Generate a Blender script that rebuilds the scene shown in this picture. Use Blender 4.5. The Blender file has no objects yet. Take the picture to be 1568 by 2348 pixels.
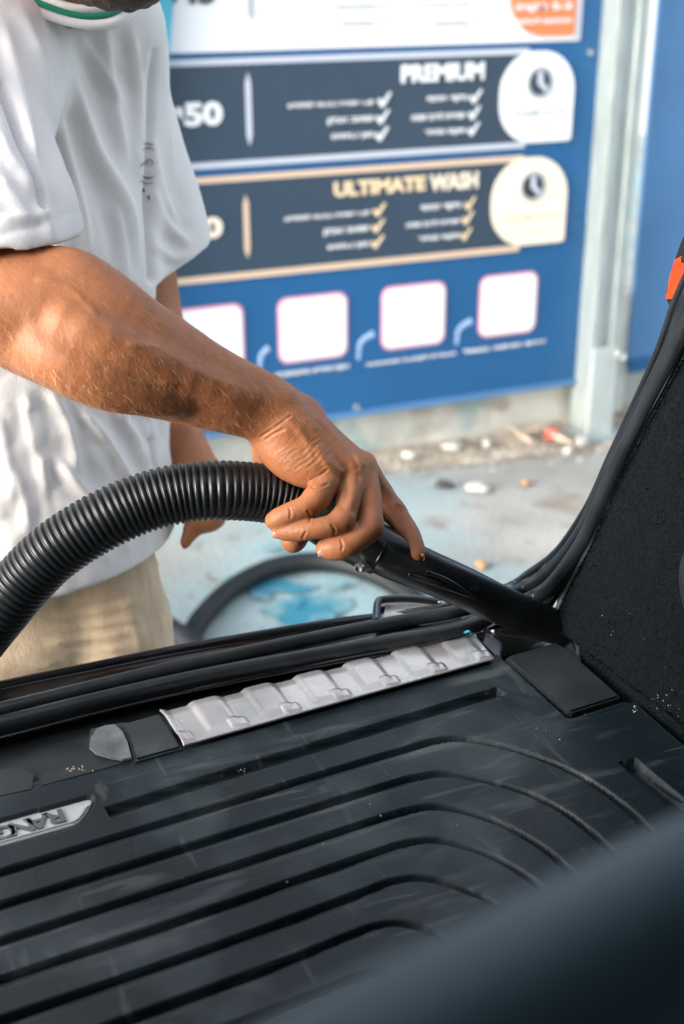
import bpy, bmesh, math, random, time
import numpy as np
from mathutils import Vector, Matrix, noise
from mathutils.bvhtree import BVHTree
import openvdb
random.seed(7); RNG = np.random.default_rng(11)
SC = bpy.context.scene; C = SC.collection
rad = math.radians
# ------------------------------------------------------------------ camera
TH, PS, RO, FP, CX, CY = rad(23.7), rad(23.2), rad(-.2), 2900., 784., 1173.7
CAM = np.array([0, 0, 1.40])
Fv = np.array([math.cos(TH)*math.sin(PS), math.cos(TH)*math.cos(PS), -math.sin(TH)])
R0 = np.array([math.cos(PS), -math.sin(PS), 0.]); U0 = np.cross(R0, Fv)
Rv = R0*math.cos(RO)+U0*math.sin(RO); Uv = -R0*math.sin(RO)+U0*math.cos(RO)
cd = bpy.data.cameras.new('camera'); cam = bpy.data.objects.new('camera', cd); C.objects.link(cam)
cam.matrix_world = Matrix(((Rv[0], Uv[0], -Fv[0], CAM[0]), (Rv[1], Uv[1], -Fv[1], CAM[1]), (Rv[2], Uv[2], -Fv[2], CAM[2]), (0, 0, 0, 1)))
cd.sensor_fit = 'HORIZONTAL'; cd.sensor_width = 24; cd.lens = 24*FP/1568
cd.clip_start = .02; cd.clip_end = 600
cd.dof.use_dof = True; cd.dof.focus_distance = 1.09; cd.dof.aperture_fstop = 4.8
SC.camera = cam
# ------------------------------------------------------------------ light
w = bpy.data.worlds.new('World'); SC.world = w; w.use_nodes = True
nt = w.node_tree; bg = nt.nodes['Background']; sky = nt.nodes.new('ShaderNodeTexSky')
sky.sky_type = 'NISHITA'; sky.sun_disc = False
SUN_EL, SUN_AZ = 20., -98.      # azimuth from +Y towards +X of where the sun stands
sky.sun_elevation = rad(SUN_EL); sky.sun_rotation = rad(SUN_AZ); sky.air_density = 1.2; sky.dust_density = 3.5; sky.ozone_density = 2.0
hs = nt.nodes.new('ShaderNodeHueSaturation'); hs.inputs['Saturation'].default_value = .36; nt.links.new(sky.outputs[0], hs.inputs['Color']); nt.links.new(hs.outputs[0], bg.inputs[0]); bg.inputs[1].default_value = .15
sd = bpy.data.lights.new('sun', 'SUN'); sun = bpy.data.objects.new('sun', sd); C.objects.link(sun)
sd.energy = .55; sd.angle = rad(24); sd.color = (1, .93, .85)
az, el = rad(SUN_AZ), rad(SUN_EL)
sdir = Vector((math.sin(az)*math.cos(el), math.cos(az)*math.cos(el), math.sin(el)))
sun.rotation_euler = sdir.to_track_quat('Z', 'Y').to_euler()
SC.view_settings.view_transform = 'Standard'; SC.view_settings.look = 'None'; SC.view_settings.exposure = 2.0; SC.view_settings.gamma = 1
SC.view_settings.use_curve_mapping = False
SC.cycles.max_bounces = 7
# ------------------------------------------------------------------ helpers
def ray(px, py): return Fv + Rv*(px-CX)/FP - Uv*(py-CY)/FP
def W(px, py, d): return CAM + ray(px, py)*d
def onz(px, py, z): r = ray(px, py); return CAM + r*((z-CAM[2])/r[2])
def ony(px, py, y): r = ray(px, py); return CAM + r*((y-CAM[1])/r[1])
YAW = rad(3.3); X2 = np.array([math.cos(YAW), math.sin(YAW), 0]); Y2 = np.array([-math.sin(YAW), math.cos(YAW), 0]); ZZ = np.array([0, 0, 1.])
def onx(px, py, xv): r = ray(px, py); return CAM + r*((xv-CAM@X2)/(r@X2))
def proj(P):
    q = P-CAM; d = q@Fv
    return CX+FP*(q@Rv)/d, CY-FP*(q@Uv)/d, d
def lin(c): return tuple((v/12.92 if v <= .04045 else ((v+.055)/1.055)**2.4) for v in (x/255 for x in c))
def tag(o, label=None, cat=None, group=None, kind=None):
    for k, v in (('label', label), ('category', cat), ('group', group), ('kind', kind)):
        if v: o[k] = v
    return o
def empty(name, loc, label, cat, group=None):
    o = bpy.data.objects.new(name, None); C.objects.link(o); o.location = Vector(loc); o.empty_display_size = .05
    return tag(o, label, cat, group)
def mk(name, verts, faces, m=None, parent=None, smooth=True):
    me = bpy.data.meshes.new(name)
    me.from_pydata([tuple(map(float, v)) for v in verts], [], [tuple(int(i) for i in f) for f in faces]); me.update()
    return link(name, me, m, parent, smooth)
def link(name, me, m=None, parent=None, smooth=True):
    o = bpy.data.objects.new(name, me); C.objects.link(o)
    if m: me.materials.append(m)
    if smooth: me.shade_smooth()
    else: me.shade_flat()
    if parent:
        p = Vector((0, 0, 0)); q = parent
        while q: p += q.location; q = q.parent
        o.parent = parent; o.location = -p
    return o
def fast_mesh(name, V, Q=None, T=None):
    me = bpy.data.meshes.new(name); V = np.asarray(V, np.float32)
    Q = np.zeros((0, 4), int) if Q is None else np.asarray(Q); T = np.zeros((0, 3), int) if T is None else np.asarray(T)
    me.vertices.add(len(V)); me.vertices.foreach_set('co', V.ravel())
    nl = len(Q)*4+len(T)*3; me.loops.add(nl)
    me.loops.foreach_set('vertex_index', np.concatenate([Q.ravel(), T.ravel()]).astype(np.int32))
    me.polygons.add(len(Q)+len(T))
    st = np.concatenate([np.arange(len(Q))*4, len(Q)*4+np.arange(len(T))*3]).astype(np.int32)
    me.polygons.foreach_set('loop_start', st)
    me.update(calc_edges=True); me.validate(); return me
def crom(pts, n):
    """Catmull-Rom through points, n samples evenly spaced along the length"""
    P = np.array(pts, float)
    if len(P) == 2: return P[0]+(P[1]-P[0])*np.linspace(0, 1, n)[:, None]
    E = np.vstack([2*P[0]-P[1], P, 2*P[-1]-P[-2]]); out = []
    for i in range(len(P)-1):
        t = np.linspace(0, 1, 24, endpoint=False)[:, None]; a, b, c, d = E[i:i+4]
        out.append(.5*((2*b)+(-a+c)*t+(2*a-5*b+4*c-d)*t**2+(-a+3*b-3*c+d)*t**3))
    out.append(P[-1:]); D = np.vstack(out)
    L = np.r_[0, np.cumsum(np.linalg.norm(np.diff(D[:, :3], axis=0), axis=1))]; s = np.linspace(0, L[-1], n)
    return np.stack([np.interp(s, L, D[:, k]) for k in range(D.shape[1])], 1)
def grid_faces(nu, nv, close_v=False, close_u=False):
    F = []; 
    for i in range(nu if close_u else nu-1):
        for j in range(nv if close_v else nv-1):
            a, b = i, (i+1) % nu; c, d = j, (j+1) % nv
            F.append((a*nv+c, b*nv+c, b*nv+d, a*nv+d))
    return F
def loft(name, curves, n, m, parent=None, sub=6, close=False, smooth_v=True):
    """surface through a list of curves; sub samples between neighbouring curves"""
    A = np.array([crom(c, n) for c in curves])              # k,n,3
    if smooth_v: B = np.array([crom(A[:, i], (len(curves)-1)*sub+1) for i in range(n)])   # n,m,3
    else: B = np.transpose(A, (1, 0, 2))
    return mk(name, B.reshape(-1, 3), grid_faces(B.shape[0], B.shape[1]), m, parent)
def tube(name, pts, r, m=None, parent=None, n=60, seg=16, prof=None, caps=True, flat=(1, 1), up=None, raw=False):
    """sweep; pts 3D, r scalar or list per control point; prof(s)-> radius factor"""
    P = np.array(pts, float); rr = np.full(len(P), r) if np.isscalar(r) else np.array(r, float)
    D = crom(np.c_[P, rr], n); X = D[:, :3]; R = D[:, 3]
    T = np.gradient(X, axis=0); T /= np.linalg.norm(T, axis=1)[:, None]
    u = np.array(up if up is not None else ZZ, float); V = []
    N = u-T[0]*(u@T[0]); N /= np.linalg.norm(N)
    L = np.r_[0, np.cumsum(np.linalg.norm(np.diff(X, axis=0), axis=1))]
    for i in range(n):
        if up is not None: N = u-T[i]*(u@T[i])
        else: N = N-T[i]*(N@T[i])
        N /= np.linalg.norm(N); B = np.cross(T[i], N)
        a = np.linspace(0, 2*math.pi, seg, endpoint=False); q = R[i]*(prof(L[i]) if prof else 1)
        V.append(X[i]+q*(np.cos(a)[:, None]*N*flat[0]+np.sin(a)[:, None]*B*flat[1]))
    V = np.vstack(V); F = grid_faces(n, seg, close_v=True)
    if caps: F += [tuple(range(seg))[::-1], tuple((n-1)*seg+j for j in range(seg))]
    if raw: return V, F
    return mk(name, V, F, m, parent)
def box(name, lo, hi, m, parent=None, bev=0, frame=None):
    """box between two corners, in world or in a frame (o, x, y, z)"""
    bm = bmesh.new(); bmesh.ops.create_cube(bm, size=1)
    lo, hi = np.array(lo, float), np.array(hi, float)
    for v in bm.verts: v.co = Vector(lo+(np.array(v.co)+.5)*(hi-lo))
    if bev: bmesh.ops.bevel(bm, geom=bm.edges[:], offset=bev, segments=2, affect='EDGES', profile=.6)
    if frame is not None:
        o, a, b, c = frame
        for v in bm.verts: v.co = Vector(o+a*v.co.x+b*v.co.y+c*v.co.z)
    bmesh.ops.recalc_face_normals(bm, faces=bm.faces[:])
    me = bpy.data.meshes.new(name); bm.to_mesh(me); bm.free(); return link(name, me, m, parent, smooth=False)
def prism(name, pts, n, thick, m, parent=None, bev=0):
    """flat polygon (3D points) given thickness along -n"""
    P = np.array(pts, float); n = np.array(n, float); k = len(P)
    bm = bmesh.new(); vs = [bm.verts.new(Vector(p)) for p in P]; f = bm.faces.new(vs); f.normal_update()
    if np.array(f.normal)@n < 0: f.normal_flip()
    r = bmesh.ops.extrude_face_region(bm, geom=[f])
    # extruded copy is moved to be the top
    for v in vs: v.co -= Vector(n*thick)
    bmesh.ops.recalc_face_normals(bm, faces=bm.faces[:])
    if bev:
        ed = [e for e in bm.edges if all(abs((np.array(v.co)-P[0])@n) < 1e-4+abs(max((P-P[0])@n, key=abs)) for v in e.verts)]
        bmesh.ops.bevel(bm, geom=ed, offset=bev, segments=2, affect='EDGES')
    me = bpy.data.meshes.new(name); bm.to_mesh(me); bm.free(); return link(name, me, m, parent, smooth=False)
# ------------------------------------------------------------------ materials
def mat(name, col, rough=.5, metal=0, spec=.5, var=0, vscale=20, bump=0, bscale=200, col2=None, coat=0, sss=0, sheen=0, stretch=None, trans=0, bdist=.002, det=6, rvar=0, ramp=(.35, .65)):
    m = bpy.data.materials.new(name); m.use_nodes = True; t = m.node_tree; N = t.nodes; L = t.links; b = N['Principled BSDF']
    b.inputs['Base Color'].default_value = (*col, 1); b.inputs['Roughness'].default_value = rough; b.inputs['Metallic'].default_value = metal
    b.inputs['Specular IOR Level'].default_value = spec; b.inputs['Coat Weight'].default_value = coat; b.inputs['Coat Roughness'].default_value = .08
    b.inputs['Transmission Weight'].default_value = trans
    if sss: b.inputs['Subsurface Weight'].default_value = sss; b.inputs['Subsurface Radius'].default_value = (.012, .004, .002); b.inputs['Subsurface Scale'].default_value = 1
    if sheen: b.inputs['Sheen Weight'].default_value = sheen; b.inputs['Sheen Roughness'].default_value = .4
    tc = N.new('ShaderNodeTexCoord'); src = tc.outputs['Object']
    if stretch:
        mp = N.new('ShaderNodeMapping'); mp.inputs['Scale'].default_value = stretch; L.new(src, mp.inputs[0]); src = mp.outputs[0]
    if var or col2:
        n = N.new('ShaderNodeTexNoise'); n.inputs['Scale'].default_value = vscale; n.inputs['Detail'].default_value = det; L.new(src, n.inputs['Vector'])
        r = N.new('ShaderNodeValToRGB'); r.color_ramp.elements[0].position = ramp[0]; r.color_ramp.elements[1].position = ramp[1]
        c1 = tuple(v*(1-var) for v in col) if not col2 else col; c2 = tuple(min(1, v*(1+var)) for v in col) if not col2 else col2
        r.color_ramp.elements[0].color = (*c1, 1); r.color_ramp.elements[1].color = (*c2, 1)
        L.new(n.outputs[0], r.inputs[0]); L.new(r.outputs[0], b.inputs['Base Color'])
    if rvar:
        n = N.new('ShaderNodeTexNoise'); n.inputs['Scale'].default_value = vscale*1.7; n.inputs['Detail'].default_value = 8; L.new(src, n.inputs['Vector'])
        r = N.new('ShaderNodeMapRange'); r.inputs[1].default_value = .3; r.inputs[2].default_value = .7; r.inputs[3].default_value = rough-rvar; r.inputs[4].default_value = rough+rvar
        L.new(n.outputs[0], r.inputs[0]); L.new(r.outputs[0], b.inputs['Roughness'])
    if bump:
        n = N.new('ShaderNodeTexNoise'); n.inputs['Scale'].default_value = bscale; n.inputs['Detail'].default_value = 4; L.new(src, n.inputs['Vector'])
        u = N.new('ShaderNodeBump'); u.inputs['Strength'].default_value = bump; u.inputs['Distance'].default_value = bdist
        L.new(n.outputs[0], u.inputs['Height']); L.new(u.outputs[0], b.inputs['Normal'])
    return m
def add_mask(m, scale, lo, hi, col, fac=1., det=8, stretch=None, musgrave=False):
    """lay another colour over the base colour where a noise runs high"""
    t = m.node_tree; N = t.nodes; L = t.links; b = N['Principled BSDF']
    tc = N.new('ShaderNodeTexCoord'); src = tc.outputs['Object']
    if stretch:
        mp = N.new('ShaderNodeMapping'); mp.inputs['Scale'].default_value = stretch; L.new(src, mp.inputs[0]); src = mp.outputs[0]
    n = N.new('ShaderNodeTexNoise'); n.inputs['Scale'].default_value = scale; n.inputs['Detail'].default_value = det; n.inputs['Distortion'].default_value = .6 if musgrave else 0
    L.new(src, n.inputs['Vector'])
    r = N.new('ShaderNodeMapRange'); r.inputs[1].default_value = lo; r.inputs[2].default_value = hi; r.inputs[3].default_value = 0; r.inputs[4].default_value = fac
    L.new(n.outputs[0], r.inputs[0])
    mx = N.new('ShaderNodeMix'); mx.data_type = 'RGBA'; L.new(r.outputs[0], mx.inputs[0])
    bi = b.inputs['Base Color']
    if bi.links: L.new(bi.links[0].from_socket, mx.inputs[6])
    else: mx.inputs[6].default_value = bi.default_value
    mx.inputs[7].default_value = (*col, 1); L.new(mx.outputs[2], bi); return m
M = {}
M['ground'] = mat('concrete_ground', (.34, .335, .31), .8, var=.2, vscale=2.2, bump=.5, bscale=60, bdist=.01)
add_mask(M['ground'], 1.3, .40, .60, (.25, .39, .42), .85); add_mask(M['ground'], 3.5, .56, .68, (.20, .155, .11), .6); add_mask(M['ground'], 14, .60, .70, (.16, .14, .12), .5, musgrave=True); add_mask(M['ground'], 6, .66, .70, (.05, .20, .27), .7)
M['sand'] = mat('gritty_sand', (.42, .36, .29), .9, var=.3, vscale=14, bump=1, bscale=70, bdist=.02)
add_mask(M['sand'], 9, .6, .66, (.16, .12, .09), .7)
M['plinth'] = mat('plinth_concrete', (.52, .52, .47), .85, var=.25, vscale=3, bump=.5, bscale=40, bdist=.01)
add_mask(M['plinth'], 5, .55, .65, (.20, .33, .36), .6); add_mask(M['plinth'], 4, .60, .68, (.22, .15, .10), .6)
M['paint'] = mat('teal_paint', (.03, .20, .28), .6, col2=(.20, .33, .36), vscale=11, ramp=(.42, .62), rvar=.1)
M['blue'] = mat('sign_blue', (.011, .098, .255), .32, var=.10, vscale=1.2, rvar=.06)
M['slate'] = mat('sign_slate', (.032, .056, .090), .34, var=.08, vscale=2)
M['white'] = mat('sign_white', (.80, .81, .83), .35)
M['silver'] = mat('sign_silver', (.55, .58, .66), .35)
M['gold'] = mat('sign_gold', (.70, .52, .38), .35)
M['cream'] = mat('sign_cream', (.86, .76, .62), .35)
M['goldtext'] = mat('sign_gold_text', (.85, .66, .42), .35)
M['orange'] = mat('sign_orange', (.85, .22, .08), .35)
M['pink'] = mat('sign_pink', (.75, .33, .42), .35)
M['ink'] = mat('sign_ink', (.02, .03, .04), .4)
M['greyink'] = mat('sign_grey_ink', (.42, .44, .45), .4)
M['paleblue'] = mat('sign_pale_blue', (.30, .45, .68), .4)
M['steel'] = mat('galvanised_steel', (.36, .41, .40), .45, metal=.35, var=.15, vscale=12, stretch=(6, 6, .8), rvar=.12)
M['dsteel'] = mat('dark_pipe', (.09, .12, .12), .5, var=.4, vscale=20)
M['panelblue'] = mat('fence_blue', (.08, .21, .42), .35, var=.12, vscale=2)
M['teal'] = mat('teal_post', (.04, .26, .38), .45, var=.15, vscale=4)
M['render'] = mat('backing_white', (.80, .80, .78), .9, var=.04, vscale=3)
M['rubber'] = mat('cargo_rubber', (.0065, .014, .0185), .46, spec=.38, var=.18, vscale=14, bump=.5, bscale=650, bdist=.0008, rvar=.10)
add_mask(M['rubber'], 11, .49, .66, (.036, .050, .056), .85, det=12, musgrave=True)
add_mask(M['rubber'], 16, .58, .70, (.10, .115, .12), .6, det=14, stretch=(.5, 2.2, 1))
add_mask(M['rubber'], 45, .62, .68, (.085, .10, .105), .45, det=6, stretch=(.25, 2.0, 1), musgrave=True); add_mask(M['rubber'], 38, .63, .68, (.085, .10, .105), .4, det=6, stretch=(1.8, .3, 1), musgrave=True)
M['seal'] = mat('seal_rubber', (.014, .017, .020), .38, var=.3, vscale=30, bump=.2, bscale=300, bdist=.0006, rvar=.08)
M['gloss'] = mat('black_gloss', (.008, .009, .010), .16, coat=.6, var=.3, vscale=30)
M['dplastic'] = mat('dark_plastic', (.020, .026, .029), .48, var=.25, vscale=18, bump=.3, bscale=1200, bdist=.0004, rvar=.08)
add_mask(M['dplastic'], 14, .58, .74, (.07, .085, .09), .5, det=12)
M['scuff'] = mat('scuff_plate', (.52, .51, .52), .24, metal=.45, var=.10, vscale=22, rvar=.08)
add_mask(M['scuff'], 14, .50, .72, (.30, .27, .27), .5, det=10)
M['padgrey'] = mat('pad_grey', (.11, .125, .13), .7, var=.35, vscale=40)
M['badge'] = mat('badge_plate', (.60, .62, .62), .35, metal=.2, rvar=.05, vscale=60)
M['letter'] = mat('badge_letter', (.12, .13, .14), .4, metal=.2)
M['carpet'] = mat('trim_carpet', (.0045, .009, .0115), .95, spec=.2, var=.5, vscale=260, bump=1, bscale=520, bdist=.006)
M['pile'] = mat('carpet_pile', (.007, .014, .018), .9, spec=.2, var=.6, vscale=300)
M['body'] = mat('car_paint', (.012, .013, .015), .25, coat=1)
M['liner'] = mat('headliner', (.035, .04, .045), .95)
M['leather'] = mat('seat_leather', (.045, .088, .112), .52, bump=.3, bscale=500, bdist=.001)
M['lens'] = mat('tail_lens', (.62, .045, .003), .35, trans=.0, coat=.1, var=.25, vscale=90)
M['hose'] = mat('hose_plastic', (.006, .009, .0105), .38, var=.2, vscale=40, rvar=.06)
M['hose2'] = mat('hose_dusty', (.006, .009, .011), .6, var=.35, vscale=25)
M['nozzle'] = mat('nozzle_plastic', (.010, .012, .013), .33, var=.3, vscale=30, rvar=.08)
add_mask(M['nozzle'], 26, .62, .74, (.10, .11, .11), .5, det=12, stretch=(1, 1, 3))
M['chrome'] = mat('bolt_steel', (.62, .62, .60), .35, metal=.7)
M['skin'] = mat('skin', (.35, .132, .055), .52, sss=.0, var=.13, vscale=26, bump=.35, bscale=420, bdist=.0012, spec=.4)
b_ = M['skin'].node_tree.nodes['Principled BSDF']; b_.inputs['Subsurface Weight'].default_value = .10; b_.inputs['Subsurface Radius'].default_value = (.010, .0035, .0018); b_.inputs['Subsurface Scale'].default_value = 1.
add_mask(M['skin'], 90, .60, .70, (.22, .065, .035), .35, det=5)
M['nail'] = mat('nail', (.46, .22, .15), .25, spec=.6)
M['hair'] = mat('body_hair', (.46, .26, .13), .4)
M['dhair'] = mat('dark_hair', (.035, .020, .013), .6, var=.4, vscale=200, bump=.8, bscale=300, bdist=.004)
M['eye'] = mat('eye', (.75, .73, .70), .15)
M['lip'] = mat('lip', (.42, .14, .11), .4)
M['shirt'] = mat('shirt_cotton', (.69, .672, .665), 1, spec=0, var=.03, vscale=8, bump=.25, bscale=420, bdist=.0012)
M['green'] = mat('collar_green', (.005, .19, .11), .8)
M['print'] = mat('shirt_print', (.10, .10, .10), .8); M['printlight'] = mat('shirt_print_grey', (.36, .36, .37), .8)
M['linen'] = mat('shorts_linen', (.54, .42, .29), .9, spec=.2, var=.10, vscale=60, bump=.5, bscale=500, bdist=.0015, stretch=(1, 1, .4), sheen=.2)
add_mask(M['linen'], 160, .5, .7, (.34, .25, .16), .3, stretch=(1, 1, .08))
M['scrap'] = mat('scrap_white', (.52, .50, .46), .6); M['red'] = mat('red_plastic', (.75, .05, .02), .4)
M['wood'] = mat('bleached_wood', (.42, .34, .27), .8, var=.2, vscale=30); M['leaf'] = mat('dry_leaf', (.45, .25, .12), .8); M['stone'] = mat('dark_stone', (.05, .05, .05), .9)
M['tealthread'] = mat('teal_thread', (.03, .35, .45), .6); M['crumb'] = mat('crumbs', (.6, .56, .48), .8)
M['sole'] = mat('shoe', (.75, .75, .73), .6)

# ================================================================== SETTING
def flat(name, pts, z, m, kind='structure'):
    o = mk(name, [(p[0], p[1], z) for p in pts], [tuple(range(len(pts)))], m, smooth=False); o[ 'kind'] = kind; return o
flat('ground', [(-150, -150), (150, -150), (150, 150), (-150, 150)], 0, M['ground'])
foot = onz(1372, 1003, 0); YF = foot[1]; YB = YF+.07              # wall line behind the sign
BZ = ony(1335, 872, YB)[2]
def blob(px, py, rx, ry, n=22, jit=.25, seed=0):
    r = random.Random(seed); out = []
    ph = [r.uniform(0, 6.28) for _ in range(4)]
    for i in range(n):
        a = i/n*2*math.pi; k = 1+jit*(math.sin(2*a+ph[0])*.5+math.sin(3*a+ph[1])*.4+math.sin(5*a+ph[2])*.3+r.uniform(-.3, .3)*.5)
        out.append(onz(px+rx*k*math.cos(a), py+ry*k*math.sin(a), 0))
    return out
# gritty strip of sand and dust along the foot of the wall
edge = [onz(x, y, 0) for x, y in ((380, 1150), (620, 1118), (870, 1092), (1100, 1062), (1300, 1040), (1420, 1030), (1560, 1018))]
edge = crom(edge, 40); edge[:, 1] += RNG.normal(0, .012, 40)
nb = []
for i, p in enumerate(edge):
    for j in range(9):
        y = p[1]+(YB+.10-p[1])*j/8; z = .004+.03*(j/8)**1.5+(.012*noise.noise(Vector((p[0]*9, y*9, 0))) if 0 < j else 0)
        nb.append((p[0], y, max(z, .004)))
o = mk('sand_strip', nb, grid_faces(40, 9), M['sand']); o['kind'] = 'structure'
for i, (px, py, rx, ry) in enumerate(((735, 1395, 62, 38), (640, 1350, 70, 17), (650, 1400, 48, 20), (600, 1372, 24, 8), (632, 1262, 26, 9), (540, 1335, 24, 9), (700, 1425, 60, 20), (770, 1352, 26, 8))):
    o = flat('paint_patch', blob(px, py, rx, ry, 34, .3, i+3), .004+.0015*i, M['paint'])

# ------------------------------------------------------------------ the price sign
sign = empty('price_sign', (ony(700, 500, YB)[0], YB, BZ), 'large blue outdoor price sign listing PREMIUM and ULTIMATE WASH rows', 'sign')
def S(px, py, k=0): p = ony(px, py, YB-.004-.003*k); return p
def XZ(px, py): p = ony(px, py, YB); return p[0], p[2]
def srect(name, lb, rt, k, m, parent=sign, th=.004, corners=None, seg=8):
    x0, z0 = XZ(*lb); x1, z1 = XZ(*rt); return shape(name, x0, z0, x1, z1, k, m, parent, th, corners, seg)
def shape(name, x0, z0, x1, z1, k, m, parent=sign, th=.003, corners=None, seg=8):
    """rounded rectangle on the sign; corners = radii bl, br, tr, tl"""
    c = corners or (0, 0, 0, 0); P = []
    for (cx, cz, r, a0) in ((x0+c[0], z0+c[0], c[0], 180), (x1-c[1], z0+c[1], c[1], 270), (x1-c[2], z1-c[2], c[2], 0), (x0+c[3], z1-c[3], c[3], 90)):
        if r == 0: P.append((cx, cz)); continue
        for i in range(seg+1): a = rad(a0+90*i/seg); P.append((cx+r*math.cos(a), cz+r*math.sin(a)))
    y = YB-.005-.003*k
    return prism(name, [(x, y, z) for x, z in P], (0, -1, 0), th, m, parent)
xl, _ = XZ(386, 500); xr, _ = XZ(1372, 500); XL = xl-1.2
# sheet of the sign with its folded edge
box('sign_sheet', (XL, YB-.004, BZ), (xr, YB+.02, 2.9), M['blue'], sign)
box('edge_trim', (XL, YB-.012, BZ-.006), (xr, YB-.0045, BZ+.012), M['panelblue'], sign)
# white basic row at the top
xw1, zw0 = XZ(1325, 93)
shape('white_row', xl, XZ(900, 106)[1], xw1, 2.6, 1, M['white'])
xo0, zo0 = XZ(1160, 84); xo1, _ = XZ(1312, 60)
shape('orange_badge', xo0, zo0, xo1, zo0+.30, 3, M['orange'], corners=(.11, .01, 0, .11))
shape('badge_border', xo1-.0, XZ(1315, 92)[1]+.006, xw1, 2.58, 2, M['silver'])
def zrow(pts): return sum(XZ(*p)[1] for p in pts)/len(pts)
zs = {k: zrow(v) for k, v in dict(
    p_top1=[(390, 136), (1150, 113)], p_top0=[(390, 149), (1150, 128)], p_bot1=[(424, 374), (1140, 329)], p_bot0=[(424, 387), (1140, 343)],
    u_top1=[(432, 406), (1140, 360)], u_top0=[(432, 420), (1140, 374)], u_bot1=[(385, 639), (1132, 566)], u_bot0=[(385, 653), (1132, 580)]).items()}
xb = XZ(1300, 200)[0]; XLr = XL+.1
shape('slate_row', XLr, zs['p_bot1'], XZ(1200, 200)[0], zs['p_top0'], 1, M['slate']); shape('slate_row', XLr, zs['u_bot1'], XZ(1190, 450)[0], zs['u_top0'], 1, M['slate'])
for a, b, m in (('p_top0', 'p_top1', 'silver'), ('p_bot0', 'p_bot1', 'silver'), ('u_top0', 'u_top1', 'gold'), ('u_bot0', 'u_bot1', 'gold')):
    shape('row_stripe', XLr, zs[a], XZ(1200, 300)[0], zs[b], 2, M[m])
for (lb, rt, m, ck) in (((1136, 334), (1319, 110), 'white', (1231, 188)), ((1117, 571), (1303, 350), 'cream', (1215, 425))):
    x0, z0 = XZ(lb[0], lb[1]-3); x1, z1 = XZ(rt[0]-3, rt[1]+3); d = (x1-x0)
    bd = shape('row_badge', x0, z0, x1, z1, 3, M[m], corners=(d*.45, .012, d*.45, d*.45), seg=14)
    cx, cz = XZ(*ck); r = .043
    def disc(name, r0, r1, k, mm, par):
        V = []; F = []; n = 40
        for i in range(n):
            a = i/n*2*math.pi
            for rr, y in ((r0, 0), (r1, 0), (r1, .003), (r0, .003)): V.append((cx+rr*math.cos(a), YB-.005-.003*k+y, cz+rr*math.sin(a)))
        for i in range(n):
            for q in range(4): F.append((i*4+q, ((i+1) % n)*4+q, ((i+1) % n)*4+(q+1) % 4, i*4+(q+1) % 4))
        return mk(name, V, F, mm, par, smooth=False)
    ck_ = disc('clock', r*.80, r, 4, M['greyink'], bd); disc('clock_face', .0005, r*.78, 4, M['ink'] if m == 'cream' else M['slate'], bd)
    y = YB-.005-.003*5
    prism('clock_hand', [(cx-.008, y, cz+.030), (cx+.006, y, cz+.030), (cx+.008, y, cz), (cx+.026, y, cz-.014), (cx+.018, y, cz-.027), (cx-.008, y, cz-.003)], (0, -1, 0), .002, M['silver'], bd)
_fc = {}
def text_mesh(body, off=.0):
    cu = bpy.data.curves.new('t', 'FONT'); cu.body = body; cu.size = 1; cu.offset = off; cu.resolution_u = 3; cu.extrude = .01
    to = bpy.data.objects.new('t', cu); C.objects.link(to); dg = bpy.context.evaluated_depsgraph_get()
    me = bpy.data.meshes.new_from_object(to.evaluated_get(dg)); bpy.data.objects.remove(to); bpy.data.curves.remove(cu); return me
def put_text(name, body, lb, rt, k, m, parent=sign, off=.02):
    me = text_mesh(body, off); me.name = name
    co = np.array([v.co for v in me.vertices]); 
    if not len(co): return None
    mn, mx = co.min(0), co.max(0); x0, z0 = XZ(*lb); x1, z1 = XZ(*rt); y = YB-.005-.003*k
    q = (co-mn)/np.maximum(mx-mn, 1e-6)
    V = np.c_[x0+q[:, 0]*(x1-x0), y-.0025*q[:, 2], z0+q[:, 1]*(z1-z0)]
    me.vertices.foreach_set('co', V.astype(np.float32).ravel()); me.update(); return link(name, me, m, parent, smooth=False)
he = lambda s: s[::-1]
put_text('lettering', 'PREMIUM', (915, 190), (1106, 141), 2, M['white'], off=.045)
put_text('lettering', 'ULTIMATE', (762, 451), (972, 401), 2, M['goldtext'], off=.045); put_text('lettering', 'WASH', (980, 438), (1092, 391), 2, M['cream'], off=.045)
put_text('price_number', '\u20aa50', (352, 294), (506, 230), 2, M['white'], off=.05)
put_text('price_number', '\u20aa60', (352, 556), (506, 492), 2, M['cream'], off=.05)
put_text('price_number', '\u20aa45', (345, 11), (487, -52), 2, M['ink'], off=.03)
rows = [('ניקוי פנימי', (975, 241), (1066, 211)), ('שטיפה לרכב שטח', (940, 281), (1061, 249)), ('ווקס מהיר', (969, 317), (1060, 287)),
        ('קצף שמפו צבעוני לגלגלים', (657, 255), (853, 221)), ('שואב אבק', (748, 291), (852, 259)), ('מגן צמיגים', (757, 326), (852, 296))]
rowsu = [((961, 490), (1051, 457)), ((928, 525), (1048, 493)), ((955, 559), (1048, 528)), ((650, 513), (843, 474)), ((739, 545), (841, 510)), ((748, 578), (841, 547))]
for i, (s, lb, rt) in enumerate(rows):
    f = lambda a, b: ((a[0], a[1]-5), (b[0], b[1]+5))
    put_text('service_text', he(s), *f(lb, rt), 2, M['white'], off=.03); put_text('service_text', he(s), *f(*rowsu[i]), 2, M['white'], off=.03)
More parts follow.
